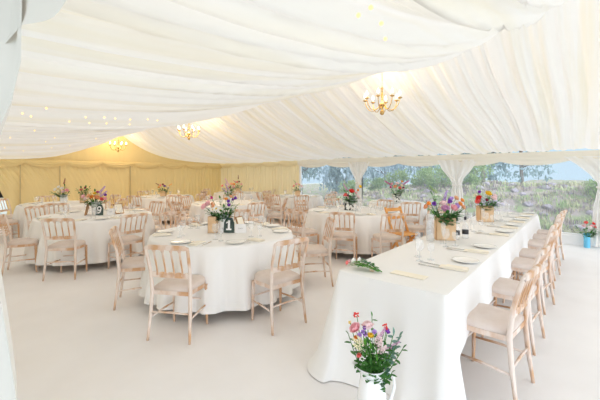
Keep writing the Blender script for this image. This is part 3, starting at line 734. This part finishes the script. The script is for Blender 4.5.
# number 9 table, middle
x, y = T2[0]+.0, T2[1]
pot(x, y, TZ, .07, .09, .23, M['enamel'], 'white flower pot in the middle of the number nine table')
v = Vector((x, y))+(RT*.12-FW*.12).xy; num_tag(v.x, v.y, '9', 'dark green tag sign with white numeral nine before the white pot', RZ)
v = Vector((x, y))+(RT*.30-FW*.06).xy; name_card(v.x, v.y, 'white folded card right of the number 9 sign', RZ, .13, .12)
for dx_, dv, rr, lean, lab in ((.36, -.12, 1.0, -.45, 'leaning brown frame behind the card on the number nine table'), (-.16, .06, -1.15, -.2, 'narrow dark brown frame left of the pot on the number nine table')):
    v = Vector((x, y))+(RT*dx_-FW*dv).xy; t = thing('photo_frame', lab, 'frame', (*v, TZ), RZ+rr)
    for nm, dims, mm in (('frame', (-.08, .08, -.008, .008, 0, .2), 'frame_brown'), ('picture', (-.065, .065, -.011, -.008, .015, .185), 'paper')):
        b = NB(); box(b, *dims); bmesh.ops.rotate(b, verts=b.verts, cent=(0, 0, 0), matrix=Matrix.Rotation(lean, 3, 'X')); obj(nm, mesh(b, nm, M[mm], False), t)
arrange(x, y, TZ+.23, [
    ('rose', 'pink', -.19, .06, .10, .045), ('rose', 'pale pink', -.14, .08, .06, .045), ('rose', 'peach', -.08, .08, .11, .045), ('ranunculus', 'orange', -.02, .1, .09, .04), ('rose', 'peach', .05, .08, .08, .05), ('rose', 'coral', .12, .06, .05, .04),
    ('spike', 'lilac', .10, .0, .22, .045), ('spike', 'lilac', .14, .02, .15, .04), ('bell', 'purple', .17, .05, .12, .04), ('cluster', 'cream', -.1, .02, .17, .035), ('bell', 'magenta', .03, .02, .16, .04), ('ranunculus', 'yellow', .0, .05, .15, .035), ('rose', 'pink', .17, .05, .06, .04),
    ('leaves', '', -.24, .03, .05, .045), ('leaves', '', -.1, .11, .01, .05), ('leaves', '', .02, .12, .02, .05), ('leaves', '', -.18, .08, .02, .05), ('leaves', '', .17, .05, .02, .045), ('leaves', '', .0, .05, .2, .04), ('leaves', '', -.03, .12, .05, .05)], 'in the white pot on the number nine table', 2, .05)
# far tables
def small_arr(tx, ty, z, cols, where, seed, w=.15, h=.2, n=5, big=.045, extra=()):
    g = random.Random(seed); items = []
    for i, c in enumerate(cols):
        a = -1+2*(i+.5)/len(cols)
        k = g.choice(('rose', 'ranunculus', 'bell'))
        items.append((k, c, a*w, g.uniform(-.03, .08), h*(.35+.6*(1-a*a)*g.uniform(.6, 1.1)), big*g.uniform(.85, 1.15)))
    for i in range(n):
        a = -1+2*(i+.5)/n; items.append(('leaves', '', a*w*1.15, g.uniform(-.02, .1), h*(.05+.25*g.random()), .05))
    arrange(tx, ty, z, items+list(extra), where, seed, .05)
v9 = Vector(T9)+(RT*.02-FW*.05).xy
pot(v9.x, v9.y, TZ, .07, .085, .22, M['enamel'], 'pale grey-white pot holding the spreading bouquet on the far left table')
arrange(v9.x, v9.y, TZ+.22, [('rose', 'white', -.16, .05, .12, .05), ('rose', 'cream', -.06, .08, .07, .055), ('rose', 'white', .0, .06, .14, .05), ('rose', 'pink', .11, .06, .1, .05), ('rose', 'pale pink', .05, .08, .07, .05), ('ranunculus', 'white', -.1, .02, .18, .045), ('spike', 'burgundy', .02, .0, .33, .035),
    ('leaves', '', -.3, .0, .06, .05), ('leaves', '', -.2, .06, .03, .05), ('leaves', '', -.08, .1, .0, .055), ('leaves', '', .05, .1, .0, .055), ('leaves', '', .15, .05, .05, .05), ('leaves', '', .02, .0, .22, .04), ('leaves', '', -.15, .06, .0, .05)], 'in the pale pot on the far left table', 3)
v9 = Vector(T9)+(RT*.42+FW*.1).xy
crate(v9.x, v9.y, TZ, .13, .12, .22, M['kraft'], 'tan box of dark foliage at the right of the far left table')
arrange(v9.x, v9.y, TZ+.22, [('rose', 'coral', -.02, .06, .1, .045), ('bell', 'burgundy', .06, .05, .14, .045), ('leaves', '', -.12, .05, .1, .055), ('leaves', '', .0, .08, .08, .055), ('leaves', '', .1, .05, .1, .055), ('leaves', '', .05, .0, .17, .05), ('leaves', '', -.07, .0, .15, .05), ('leaves', '', .15, .02, .17, .045)], 'in the tan box on the far left table', 4)
for T, ph, cols, sd, hh, ex in ((T8, 'the far middle table', ('orange', 'coral', 'burgundy', 'purple', 'pale pink'), 5, .2, [('spike', 'burgundy', -.2, 0, .22, .03), ('spike', 'orange', .22, 0, .2, .03)]),
                            (T7, 'the far corner table', ('magenta', 'coral', 'burgundy', 'pink'), 6, .24, [('spike', 'burgundy', .0, 0, .42, .035), ('spike', 'magenta', -.14, 0, .25, .03)]),
                            (T5, 'the left window table', ('coral', 'pink', 'peach', 'pale pink'), 8, .26, [('spike', 'green', -.1, 0, .3, .03)])):
    crate(T[0], T[1], TZ, .16, .14, .17, M['kraft'], 'tan flower box in the middle of '+ph)
    small_arr(T[0], T[1], TZ+.17, cols, 'in the tan box on '+ph, sd, .15, hh, 6, .05, ex)
pot(*T6, TZ, .06, .075, .16, M['enamel'], 'white pot in the middle of the round centre table')
arrange(*T6, TZ+.16, [('spike', 'mauve', -.07, .0, .38, .04), ('spike', 'lilac', -.06, .03, .24, .045), ('spike', 'lilac', -.11, .02, .15, .04), ('rose', 'pink', .1, .03, .23, .045), ('rose', 'peach', .06, .04, .3, .045), ('rose', 'coral', -.16, .03, .26, .04), ('ranunculus', 'orange', .12, .04, .3, .04), ('rose', 'pale pink', -.01, .06, .28, .045), ('bell', 'magenta', .02, .05, .2, .04), ('rose', 'white', .02, .05, .1, .045),
    ('leaves', '', .07, .07, .14, .05), ('leaves', '', .12, .05, .18, .05), ('leaves', '', -.14, .05, .15, .05), ('leaves', '', -.02, .08, .06, .05), ('leaves', '', .04, .06, .22, .05)], 'in the white pot on the round centre table', 7)
crate(T3[0]-.06, T3[1]-.02, TZ, .25, .14, .2, M['mottle'], 'white box mottled with black patches on a round table')
arrange(T3[0]-.06, T3[1]-.02, TZ+.2, [('rose', 'red', .01, .08, .17, .065), ('rose', 'coral', -.1, .06, .1, .05), ('rose', 'pale pink', .13, .06, .06, .05), ('ranunculus', 'pink', .1, .05, .14, .04), ('spike', 'mauve', -.1, .0, .26, .04), ('bell', 'burgundy', -.05, .08, .08, .04), ('ranunculus', 'yellow', .19, .0, .27, .042), ('ranunculus', 'orange', .14, .02, .2, .035),
    ('leaves', '', -.12, .08, .03, .055), ('leaves', '', .0, .1, .02, .06), ('leaves', '', .1, .09, .02, .06), ('leaves', '', .05, .06, .1, .055), ('leaves', '', -.05, .04, .15, .05), ('leaves', '', .05, .0, .22, .045), ('leaves', '', -.02, .1, .06, .06), ('fern', '', -.12, .04, .18, .045)], 'in the black mottled box', 9, .08)
crate(T4[0], T4[1], TZ, .17, .14, .22, M['mottle'], 'mottled black and white vase on the small window table')
arrange(T4[0], T4[1], TZ+.22, [('spike', 'magenta', -.22, .0, .27, .05), ('spike', 'magenta', .24, .0, .28, .05), ('rose', 'peach', -.05, .08, .17, .06), ('rose', 'coral', .05, .08, .13, .055), ('rose', 'pale pink', .0, .05, .25, .055), ('ranunculus', 'cream', .1, .06, .2, .05), ('bell', 'magenta', -.14, .05, .15, .05), ('bell', 'burgundy', .14, .05, .14, .05), ('ranunculus', 'orange', .12, .02, .3, .045), ('ranunculus', 'pink', -.12, .03, .24, .045),
    ('leaves', '', -.12, .08, .06, .06), ('leaves', '', .0, .1, .04, .06), ('leaves', '', .12, .08, .06, .06), ('leaves', '', .2, .03, .12, .05), ('leaves', '', .05, .1, .08, .06)], 'in the mottled vase on the small window table', 10, .06)
# the orange folding chair
t = thing('folding_chair', 'bright orange wooden folding chair beside the round table with mottled box', 'chair', (-2.5, 5.75, 0), YAW+PI+.5)
for s in (-1, 1):
    b = NB(); tube(b, [(s*.19, .22, 0), (s*.185, -.02, .44), (s*.18, -.24, .9)], .017, 6, flat=(1, 1.5)); obj('back_leg', mesh(b, 'leg', M['orange_wood']), t)
    b = NB(); tube(b, [(s*.16, -.24, 0), (s*.16, .02, .3), (s*.16, .2, .45)], .015, 6, flat=(1, 1.5)); obj('leg', mesh(b, 'leg', M['orange_wood']), t)
b = NB()
for k in range(5): box(b, -.18, .18, -.14+.075*k, -.08+.075*k, .445, .463, .003)
obj('seat', mesh(b, 'seat', M['orange_wood'], False), t)
for z in (.72, .855):
    b = NB(); box(b, -.2, .2, -.012, .012, -.03, .03, .004); obj('backrest_slat', mesh(b, 'slat', M['orange_wood'], False), t, (0, -.015-.22*(z-.44)/.46+.0, z), (.42, 0, 0))
b = NB(); tube(b, [(-.19, .2, .04), (.19, .2, .04)], .012); obj('crossbar', mesh(b, 'crossbar', M['orange_wood']), t)

# ---------------------------------------------------------------- the long table
LX0, LX1, LY0, LY1 = -1.49, -.665, 2.21, 7.62
for k in range(3):
    y0 = LY0+.03+k*(LY1-LY0-.06)/3; y1 = y0+(LY1-LY0-.06)/3-.01
    t = thing('trestle_table', '%s trestle table from the front under the long white cloth' % ('first', 'second', 'third')[k], 'table', ((LX0+LX1)/2, (y0+y1)/2, 0), 0, 'trestle tables in a row')
    hx, hy = (LX1-LX0)/2-.02, (y1-y0)/2
    b = NB(); box(b, -hx, hx, -hy, hy, .735, .762, .003); obj('tabletop', mesh(b, 'tabletop', M['kraft'], False), t)
    for sx in (-1, 1):
        for sy in (-1, 1): b = NB(); tube(b, [(sx*hx*.5, sy*hy*.8, 0), (sx*hx*.5, sy*hy*.8, .735)], .014); obj('leg', mesh(b, 'leg', M['black_metal']), t)
def long_cloth():
    b = NB(); pts = []
    hw, hl = (LX1-LX0)/2, (LY1-LY0)/2; cx, cy = (LX0+LX1)/2, (LY0+LY1)/2
    per = []
    def seg(a, c, n):
        for k in range(n): per.append(Vector(a)+(Vector(c)-Vector(a))*k/n)
    rc = .025
    def corner(px, py, a0):
        for k in range(8):
            a = a0+PI/2*k/8; per.append(Vector((px+rc*math.cos(a), py+rc*math.sin(a), 0)))
    # counter-clockwise from the near-left corner
    corner(-hw+rc, -hl+rc, PI); seg((-hw+rc, -hl, 0), (hw-rc, -hl, 0), 46)
    corner(hw-rc, -hl+rc, -PI/2); seg((hw, -hl+rc, 0), (hw, hl-rc, 0), 190)
    corner(hw-rc, hl-rc, 0); seg((hw-rc, hl, 0), (-hw+rc, hl, 0), 30)
    corner(-hw+rc, hl-rc, PI/2); seg((-hw, hl-rc, 0), (-hw, -hl+rc, 0), 150)
    n = len(per); outn = []
    for k in range(n):
        tg = (per[(k+1) % n]-per[k-1]); outn.append(Vector((tg.y, -tg.x, 0)).normalized())
    L = [0]
    for k in range(1, n+1): L.append(L[-1]+(per[k % n]-per[k-1]).length)
    def hem(p):
        # short fall along the seats, to the floor at the ends and the far side
        if p.x > hw-.03:
            yy = p.y+hl
            return interp(yy, [0, .10, .24, .42, 5.0, 5.3, 5.41], [.008, .16, .30, .37, .40, .3, .05])
        return .008
    rings = []
    top = .7695
    for q, dz in ((.0, 0), (.6, 0), (.96, 0), (1, -.004)):
        rings.append([b.verts.new((p.x*q if abs(q-1) > 1e-6 else p.x, p.y*(q if q < .5 else 1-(1-q)*.1), top+dz)) for p in per] if q > 0 else None)
    rings = rings[1:]
    for k in range(n): pass
    for j in range(1, 17):
        s = j/16; ring = []
        for k, p in enumerate(per):
            h = hem(p); z = top-.012-(top-.012-h)*s; drop = top-z
            o = outn[k]; l = L[k]
            cornerness = max(0, 1-min((p-Vector((a*hw, c*hl, 0))).length for a in (-1, 1) for c in (-1, 1))/.22)
            w = .5*math.sin(l*9+1.3*math.sin(l*2.1))+.35*math.sin(l*21+2)+.3*math.sin(l*4.3+1)
            amp = .055 if p.x <= hw-.03 else .016
            off = .004+.05*drop+amp*w*(drop/.7)+.13*cornerness**1.2*drop
            if p.x < -hw+.05 and p.y < -hl+.3: off += .05*drop*ss((.7-z)/.7)
            if z < .10: off += .05*(1-z/.10)*(1 if h < .1 else 0)
            ring.append(b.verts.new((p.x+o.x*off, p.y+o.y*off, z)))
        rings.append(ring)
    for a, c in zip(rings, rings[1:]):
        for k in range(n): b.faces.new((a[k], a[(k+1) % n], c[(k+1) % n], c[k]))
    b.faces.new(rings[0])
    bmesh.ops.translate(b, verts=b.verts, vec=(cx, cy, 0))
    return sharp(mesh(b, 'tablecloth', M['cloth']), 60)
tag(obj('tablecloth', long_cloth()), 'long white tablecloth over the trestle tables at right', 'tablecloth')
ORD = ['first', 'second', 'third', 'fourth', 'fifth', 'sixth', 'seventh']
CY = [2.80, 3.66, 4.72, 5.36, 6.18, 6.78, 7.34]; SY = [2.84, 3.57, 4.72, 5.42, 6.12, 6.72, 7.28]
for i in range(7):
    chair(-.545+rnd.uniform(-.015, .015), CY[i], -1, .13+rnd.uniform(-.05, .05), 'limewashed chair seen from its side, %s from the front along the long table' % ORD[i], 'chairs along the long table')
    pl = '%s place from the front on the long table' % ORD[i]
    g = 'on the long table'
    X = -.80; y = SY[i]
    tag(obj('napkin', napkin_me, None, (X, y, TZ), (0, 0, PI/2+rnd.uniform(-.1, .1))), 'cream folded napkin at '+pl, 'napkin', 'napkins '+g)
    tag(obj('side_plate', plate_me, None, (X+.01, y+.30, TZ)), 'white side plate at '+pl, 'plate', 'side plates '+g)
    tag(obj('fork', fork_me, None, (X-.17, y-.05, TZ), (0, 0, PI/2+rnd.uniform(-.2, .2))), 'steel fork at '+pl, 'fork', 'forks '+g)
    tag(obj('knife', knife_me, None, (X-.18, y+.03, TZ), (0, 0, PI/2+rnd.uniform(-.3, .3))), 'steel knife at '+pl, 'knife', 'knives '+g)
    glass('wine', X-.30, y+.06, TZ, 'taller clear wine glass at '+pl, 'glasses '+g)
    glass('small', X-.24, y+.17, TZ, 'smaller clear wine glass at '+pl, 'glasses '+g)
    glass('flute', X-.37, y+.20, TZ, 'clear champagne flute at '+pl, 'glasses '+g)
# menu card near the end of the table
b = NB(); box(b, -.13, .13, -.05, .05, 0, .004, .001)
tag(obj('menu_card', mesh(b, 'menu_card', M['paper'], False), None, (-1.01, 2.45, TZ), (0, 0, 0)), 'cream menu card lying flat near the end of the long table', 'card')
# bouquet lying on the corner
x0, y0 = -1.40, 2.38
W = 'in the tied bunch lying on the long table corner'
r = random.Random(4)
BASE = Vector((-1.20, 2.35, TZ+.012))
for k, (kind, col, dx, dy, dz, s) in enumerate((('rose', 'white', -.24, .03, .03, .028), ('rose', 'white', -.20, .05, .045, .022), ('ranunculus', 'coral', -.28, -.01, .02, .02), ('ranunculus', 'pink', -.285, .03, .02, .018), ('euc', '', -.19, .06, .05, .026), ('fern', '', -.22, -.05, .022, .026), ('fern', '', -.19, -.02, .022, .026), ('fern', '', -.24, .02, .03, .026), ('fern', '', -.17, -.03, .03, .026), ('leaves', '', -.2, .06, .03, .024))):
    flower(kind, col, BASE+Vector((.02*r.uniform(-1, 1), .015*r.uniform(-1, 1), 0)), BASE+Vector((dx, dy, dz)), s, W, r)
b = NB(); 
for k in range(3): tube(b, [Vector((-1.265, 2.352, TZ+.016))+Vector((-.01+.01*k, 0, 0))+Vector((0, .022*math.cos(a), .015*math.sin(a))) for a in [2*PI*q/14 for q in range(15)]], .0025, 5)
tag(obj('twine', mesh(b, 'twine', M['kraft'])), 'twine tied round the bunch on the long table corner', 'twine')
# boxes of flowers, bottles
bx, by = -1.24, 4.03
crate(bx, by, TZ, .21, .17, .255, M['kraft'], 'larger tan box of flowers on the long table', YAW-.15)
WB = 'in the larger tan box on the long table'
arrange(bx, by, TZ+.255, [
    ('rose', 'pink', .055, .10, .14, .05), ('rose', 'mauve', -.03, .10, .13, .05), ('rose', 'pale pink', -.04, .07, .2, .045), ('bell', 'purple', .02, .06, .22, .045), ('bell', 'lilac', .05, .05, .26, .04), ('bell', 'purple', -.12, .05, .19, .042), ('spike', 'lilac', .0, .02, .30, .04),
    ('bell', 'orange', -.18, .06, .2, .04), ('rose', 'peach', -.22, .05, .16, .035), ('ranunculus', 'orange', .15, .05, .2, .035), ('ranunculus', 'peach', .19, .04, .15, .035), ('ranunculus', 'orange', .2, .0, .25, .03), ('ranunculus', 'peach', .13, .0, .28, .035), ('spike', 'green', -.12, -.02, .42, .03), ('rose', 'lilac', .11, .06, .17, .04),
    ('leaves', '', -.05, .13, .02, .055), ('leaves', '', .03, .13, .03, .055), ('leaves', '', -.13, .09, .06, .055), ('leaves', '', .1, .1, .05, .055), ('leaves', '', -.14, .0, .34, .045), ('leaves', '', .17, .03, .08, .05), ('leaves', '', -.02, .13, .07, .055), ('fern', '', -.17, .05, .1, .045), ('leaves', '', .08, .12, .08, .05)], WB, 11, .08, .14, .76)
bx, by = -1.2, 5.9
crate(bx, by, TZ, .2, .16, .24, M['kraft'], 'smaller tan box of flowers farther down the long table', YAW-.1)
arrange(bx, by, TZ+.24, [
    ('rose', 'coral', -.14, .08, .09, .05), ('rose', 'pale pink', .08, .08, .14, .055), ('ranunculus', 'yellow', .02, .05, .22, .055), ('bell', 'purple', -.09, .03, .24, .04), ('rose', 'pale pink', .12, .05, .18, .045), ('ranunculus', 'red', -.12, .06, .15, .045), ('cluster', 'cream', -.15, .02, .2, .035), ('bell', 'burgundy', -.02, .09, .1, .04),
    ('leaves', '', -.1, .1, .03, .055), ('leaves', '', .02, .11, .03, .055), ('leaves', '', .12, .08, .06, .055), ('leaves', '', .2, .02, .1, .05), ('leaves', '', .06, .03, .22, .05), ('leaves', '', .0, .1, .12, .05)], 'in the smaller tan box on the long table', 12, .08, .14, .85)
for k, (x, y) in enumerate(((-1.13, 4.12), (-1.07, 4.25))):
    t = thing('glass_bottle', 'small clear bottle with black cap, %s of the tan box pair' % ('left', 'right')[k], 'bottle', (x, y, TZ), YAW)
    obj('bottle_body', lat_mesh([(.033, 0), (.036, .01), (.036, .13), (.03, .155), (.013, .18), (.012, .225)], 'bottle_body', M['glass'], 18), t)
    obj('cap', lat_mesh([(.014, .215), (.015, .25), (.001, .252)], 'cap', M['black_metal'], 12), t)
    obj('label_band', lat_mesh([(.0365, .05), (.0367, .08), (.0365, .10)], 'label_band', M['black_metal'], 18, False), t)
bpy.data.objects['glass_bottle']['label'] = 'clear black-capped bottle just right of the larger tan box'
bpy.data.objects['glass_bottle.001']['label'] = 'clear black-capped bottle, right one of the pair by the tan box'
b = NB(); lathe(b, [(.04, 0), (.045, .004), (.045, .30), (.044, .302), (.042, .3), (.04, .01), (.001, .01)], 24)
tag(obj('glass_vase', mesh(b, 'glass_vase', M['glass']), None, (-1.33, 3.83, TZ)), 'tall clear glass cylinder left of the larger tan box', 'vase')

# ---------------------------------------------------------------- jug of flowers on the floor
jx, jy = -.97, 1.80
t = thing('enamel_jug', 'white enamel jug on the floor at the end of the long table', 'jug', (jx, jy, 0), YAW)
t.scale = (1, 1, 1.09)
b = NB(); lathe(b, [(.085, 0), (.092, .01), (.096, .06), (.092, .14), (.078, .24), (.068, .30), (.070, .325), (.080, .352), (.084, .358), (.078, .354), (.066, .32), (.066, .29), (.088, .1), (.08, .015), (.001, .012)], 36)
for v in b.verts:  # pouring lip towards the left
    if v.co.z > .31 and v.co.x < -.02:
        k = ((v.co.z-.31)/.05)*max(0, -v.co.x/.08)**3
        v.co.x -= .03*k; v.co.z += .012*k
obj('body', mesh(b, 'body', M['enamel']), t)
b = NB(); tube(b, [(.066, 0, .305), (.10, 0, .325), (.128, 0, .30), (.135, 0, .25), (.120, 0, .19), (.096, 0, .135), (.088, 0, .115)], [.010, .010, .010, .010, .010, .009, .009], 8, flat=(1.4, .8)); obj('handle', mesh(b, 'handle', M['enamel']), t)
b = NB(); lathe(b, [(.083, .354), (.0865, .358), (.083, .362)], 36, capb=False); 
WJ = 'in the white jug on the floor'
arrange(jx, jy, .387, [
    ('leaves', '', -.03, .04, .17, .034), ('leaves', '', .02, .03, .2, .034), ('leaves', '', -.09, .03, .14, .032), ('leaves', '', .07, .04, .14, .032), ('fern', '', -.05, .05, .17, .034), ('spike', 'pale pink', .045, .05, .12, .030), ('spike', 'pale pink', .02, .05, .20, .026), ('spike', 'cream', -.10, .06, .19, .022),
    ('rose', 'pink', -.10, .04, .255, .038), ('rose', 'pale pink', -.03, .03, .26, .040), ('cluster', 'red', -.09, .0, .325, .022), ('cluster', 'red', .07, .02, .26, .022), ('bell', 'purple', .075, .03, .235, .022), ('bell', 'purple', .09, .0, .21, .02),
    ('bell', 'lilac', -.075, .05, .215, .022), ('bell', 'lilac', -.045, .05, .22, .024), ('bell', 'lilac', -.06, .05, .235, .02), ('ranunculus', 'yellow', -.02, .05, .215, .022), ('spike', 'pale pink', .035, .06, .17, .030), ('spike', 'mauve', .05, .03, .22, .024), ('spike', 'mauve', .12, .02, .14, .024), ('spike', 'cream', -.09, .06, .15, .026), ('spike', 'cream', -.075, .05, .19, .022),
    ('cluster', 'white', -.07, .07, .09, .018), ('bell', 'lilac', .0, .06, .24, .022), ('bell', 'purple', -.05, .05, .26, .018), ('ranunculus', 'coral', -.085, .06, .10, .016), ('cluster', 'yellow', -.13, .0, .28, .012), ('ranunculus', 'orange', -.1, .04, .2, .016),
    ('euc', '', .12, .03, .22, .036), ('euc', '', .15, .02, .17, .036), ('euc', '', .11, .05, .13, .034), ('euc', '', .17, .0, .2, .026),
    ('leaves', '', -.14, .0, .20, .028), ('leaves', '', .0, .0, .33, .022), ('leaves', '', -.02, .07, .06, .032), ('leaves', '', .03, .07, .05, .032), ('leaves', '', -.05, .07, .05, .030), ('leaves', '', .06, .06, .06, .032), ('leaves', '', .0, .06, .12, .034), ('leaves', '', .05, .05, .10, .032), ('leaves', '', -.06, .06, .10, .030), ('fern', '', .015, .07, .08, .032), ('fern', '', -.02, .06, .15, .034), ('leaves', '', .19, .0, .12, .024), ('leaves', '', .10, .07, .0, .024)], WJ, 13, .055, .2, .93)
# blue vase on the floor by the right window
t = tag(pot(.035, 9.02, 0, .052, .056, .29, M['cyan'], 'sky blue vase on the floor by the right window', name='floor_vase'), 'sky blue vase on the floor by the right window', 'vase')
arrange(.035, 9.02, .29, [('rose', 'coral', -.06, .05, .22, .04), ('rose', 'red', .08, .05, .2, .04), ('rose', 'pale pink', -.1, .06, .16, .04), ('rose', 'white', -.02, .08, .12, .045), ('rose', 'pink', .04, .06, .15, .04), ('rose', 'coral', .12, .04, .13, .035),
    ('leaves', '', -.24, .03, .14, .05), ('leaves', '', -.12, .08, .08, .05), ('leaves', '', .0, .1, .04, .055), ('leaves', '', .1, .08, .06, .05), ('leaves', '', .14, .04, .0, .05), ('fern', '', .0, .0, .26, .05), ('leaves', '', .17, .02, .17, .045)], 'in the sky blue floor vase', 14)

# ---------------------------------------------------------------- chandeliers
prof = [(.001, -.20), (.02, -.195), (.034, -.17), (.03, -.145), (.016, -.125), (.012, -.10), (.03, -.075), (.045, -.05), (.03, -.02), (.014, 0), (.012, .06), (.02, .09), (.014, .12), (.012, .18), (.022, .20), (.008, .215)]
col_me = lat_mesh(prof, 'column', M['brass'], 16)
b = NB(); tube(b, [(.03, 0, -.05), (.07, 0, -.10), (.13, 0, -.135), (.19, 0, -.12), (.235, 0, -.06), (.255, 0, 0), (.258, 0, .03)], [.007, .006, .006, .006, .006, .006, .007], 7); arm_me = mesh(b, 'arm', M['brass'])
cup_me = lat_mesh([(.008, .02), (.03, .03), (.036, .038), (.034, .04), (.012, .035)], 'drip_cup', M['brass'], 14)
sleeve_me = lat_mesh([(.010, .035), (.010, .075), (.001, .076)], 'candle_sleeve', M['candle'], 10)
bulb_me = lat_mesh([(.006, .074), (.014, .09), (.015, .10), (.009, .125), (.001, .145)], 'bulb', M['bulb'], 10)
for i, (x, y, z, lab) in enumerate(((-2.3, 4.58, 2.60, 'large near brass candle chandelier hanging at upper right'), (-7.6, 4.58, 2.56, 'middle brass candle chandelier hanging above the centre tables'), (-12.0, 4.58, 2.42, 'farthest small brass chandelier before the yellow end wall'))):
    t = thing('chandelier', lab, 'chandelier', (x, y, z), .25+i*.3, 'brass candle chandeliers along the ridge')
    obj('column', col_me, t)
    for k in range(8):
        a = 2*PI*k/8; ar = obj('arm', arm_me, t, (0, 0, 0), (0, 0, a))
        for n_, me in (('drip_cup', cup_me), ('candle_sleeve', sleeve_me), ('bulb', bulb_me)): obj(n_, me, ar, (.258, 0, 0))
    zr = smooth_k(x, KR)-z+.05
    b = NB(); tube(b, [(0, 0, .21), (0, 0, zr)], .005, 6)
    for k in range(int((zr-.21)/.045)): bmesh.ops.create_icosphere(b, subdivisions=1, radius=.010, matrix=Matrix.Translation((0, 0, .23+.045*k))@Matrix.Diagonal((.6, .6, 1.5, 1)))
    obj('chain', mesh(b, 'chain', M['brass']), t)
    b = NB(); tube(b, [(0, 0, .2), (-.05, 0, .25), (-.045, .0, .35), (-.01, 0, zr*.8), (0, 0, zr)], .003, 5); obj('cable', mesh(b, 'cable', M['candle']), t)
    ld = bpy.data.lights.new('chandelier_light', 'POINT'); ld.energy = (12, 36, 15)[i]; ld.color = (1, .70, .36); ld.shadow_soft_size = .25
    lo = bpy.data.objects.new('chandelier_light', ld); C.objects.link(lo); lo.location = (0, 0, .16); lo.parent = t
# pea lights on the near lining
pb = NB(); bmesh.ops.create_icosphere(pb, subdivisions=2, radius=.0065)
pea_me = mesh(pb, 'pea_light', M['pea'])
PEAS = [(-2.63, 0.57), (-2.98, 0.51), (-3.1, 0.58), (-3.25, 0.86), (-2.92, 0.88), (-2.86, 0.99), (-2.89, 1.08), (-3.27, 1.15), (-3.29, 1.02), (-2.92, 1.21), (-3.32, 1.37), (-2.88, 1.34), (-2.95, 1.46), (-5.23, 0.78), (-4.18, 0.81), (-5.85, 1.26), (-5.05, 1.18), (-7.81, 1.35), (-7.21, 1.64), (-6.93, 1.84), (-5.44, 1.77), (-7.08, 0.99)]
TOPS = [(-0.44, 0.81), (-0.49, 0.83), (-0.48, 0.95), (-0.55, 1.12)]
def pea(x, y, lab, grp):
    tag(obj('pea_light', pea_me, None, (x, y, near_z(x, (y-YN)/(YR-YN))-.045)), lab, 'fairy light', grp)
for x, y in PEAS: pea(x, y, 'tiny warm fairy light on the draped ceiling at far left', 'fairy lights on the left of the ceiling')
for (x, y), q_ in zip(TOPS, ('topmost of the four', 'faint leftmost of the four', 'third down of the four', 'lowest of the four')): pea(x, y, 'warm fairy light on the ceiling above the near chandelier, '+q_, 'fairy lights above the near chandelier')

# ---------------------------------------------------------------- light
w = bpy.data.worlds.new('sky'); sc.world = w; w.use_nodes = True
nt = w.node_tree; n = nt.nodes; l = nt.links; bg = n['Background']
tc = n.new('ShaderNodeTexCoord'); sx = n.new('ShaderNodeSeparateXYZ'); rp = n.new('ShaderNodeValToRGB')
l.new(tc.outputs['Generated'], sx.inputs[0]); l.new(sx.outputs['Z'], rp.inputs[0])
e = rp.color_ramp.elements; e[0].position = 0; e[0].color = (.62, .80, .94, 1); e[1].position = .75; e[1].color = (1.45, 1.44, 1.46, 1)
q = rp.color_ramp.elements.new(.12); q.color = (.60, .79, .95, 1)
# sky glow added behind the camera to light the interior through its openings
dt = n.new('ShaderNodeVectorMath'); dt.operation = 'DOT_PRODUCT'; dt.inputs[1].default_value = Vector((.80, -.52, .20)).normalized()
l.new(tc.outputs['Generated'], dt.inputs[0])
mr = n.new('ShaderNodeMapRange'); mr.interpolation_type = 'SMOOTHSTEP'; mr.inputs[1].default_value = .4; mr.inputs[2].default_value = .95; mr.inputs[3].default_value = 0; mr.inputs[4].default_value = 1.7
l.new(dt.outputs['Value'], mr.inputs[0])
mx = n.new('ShaderNodeMix'); mx.data_type = 'RGBA'; mx.blend_type = 'ADD'; mx.inputs[0].default_value = 1
cm = n.new('ShaderNodeMix'); cm.data_type = 'RGBA'; cm.blend_type = 'MULTIPLY'; cm.inputs[0].default_value = 1; cm.inputs[6].default_value = (.97, .97, 1.12, 1)
l.new(mr.outputs[0], cm.inputs[7]); l.new(rp.outputs[0], mx.inputs[6]); l.new(cm.outputs[2], mx.inputs[7]); l.new(mx.outputs[2], bg.inputs[0])
bg.inputs[1].default_value = 1.0
sd = bpy.data.lights.new('veiled_sun', 'SUN'); sd.energy = 3.0; sd.angle = math.radians(50); sd.color = (.90, .96, 1)
so = bpy.data.objects.new('veiled_sun', sd); C.objects.link(so)
so.rotation_euler = Vector((.90, -.12, .46)).to_track_quat('Z', 'Y').to_euler()
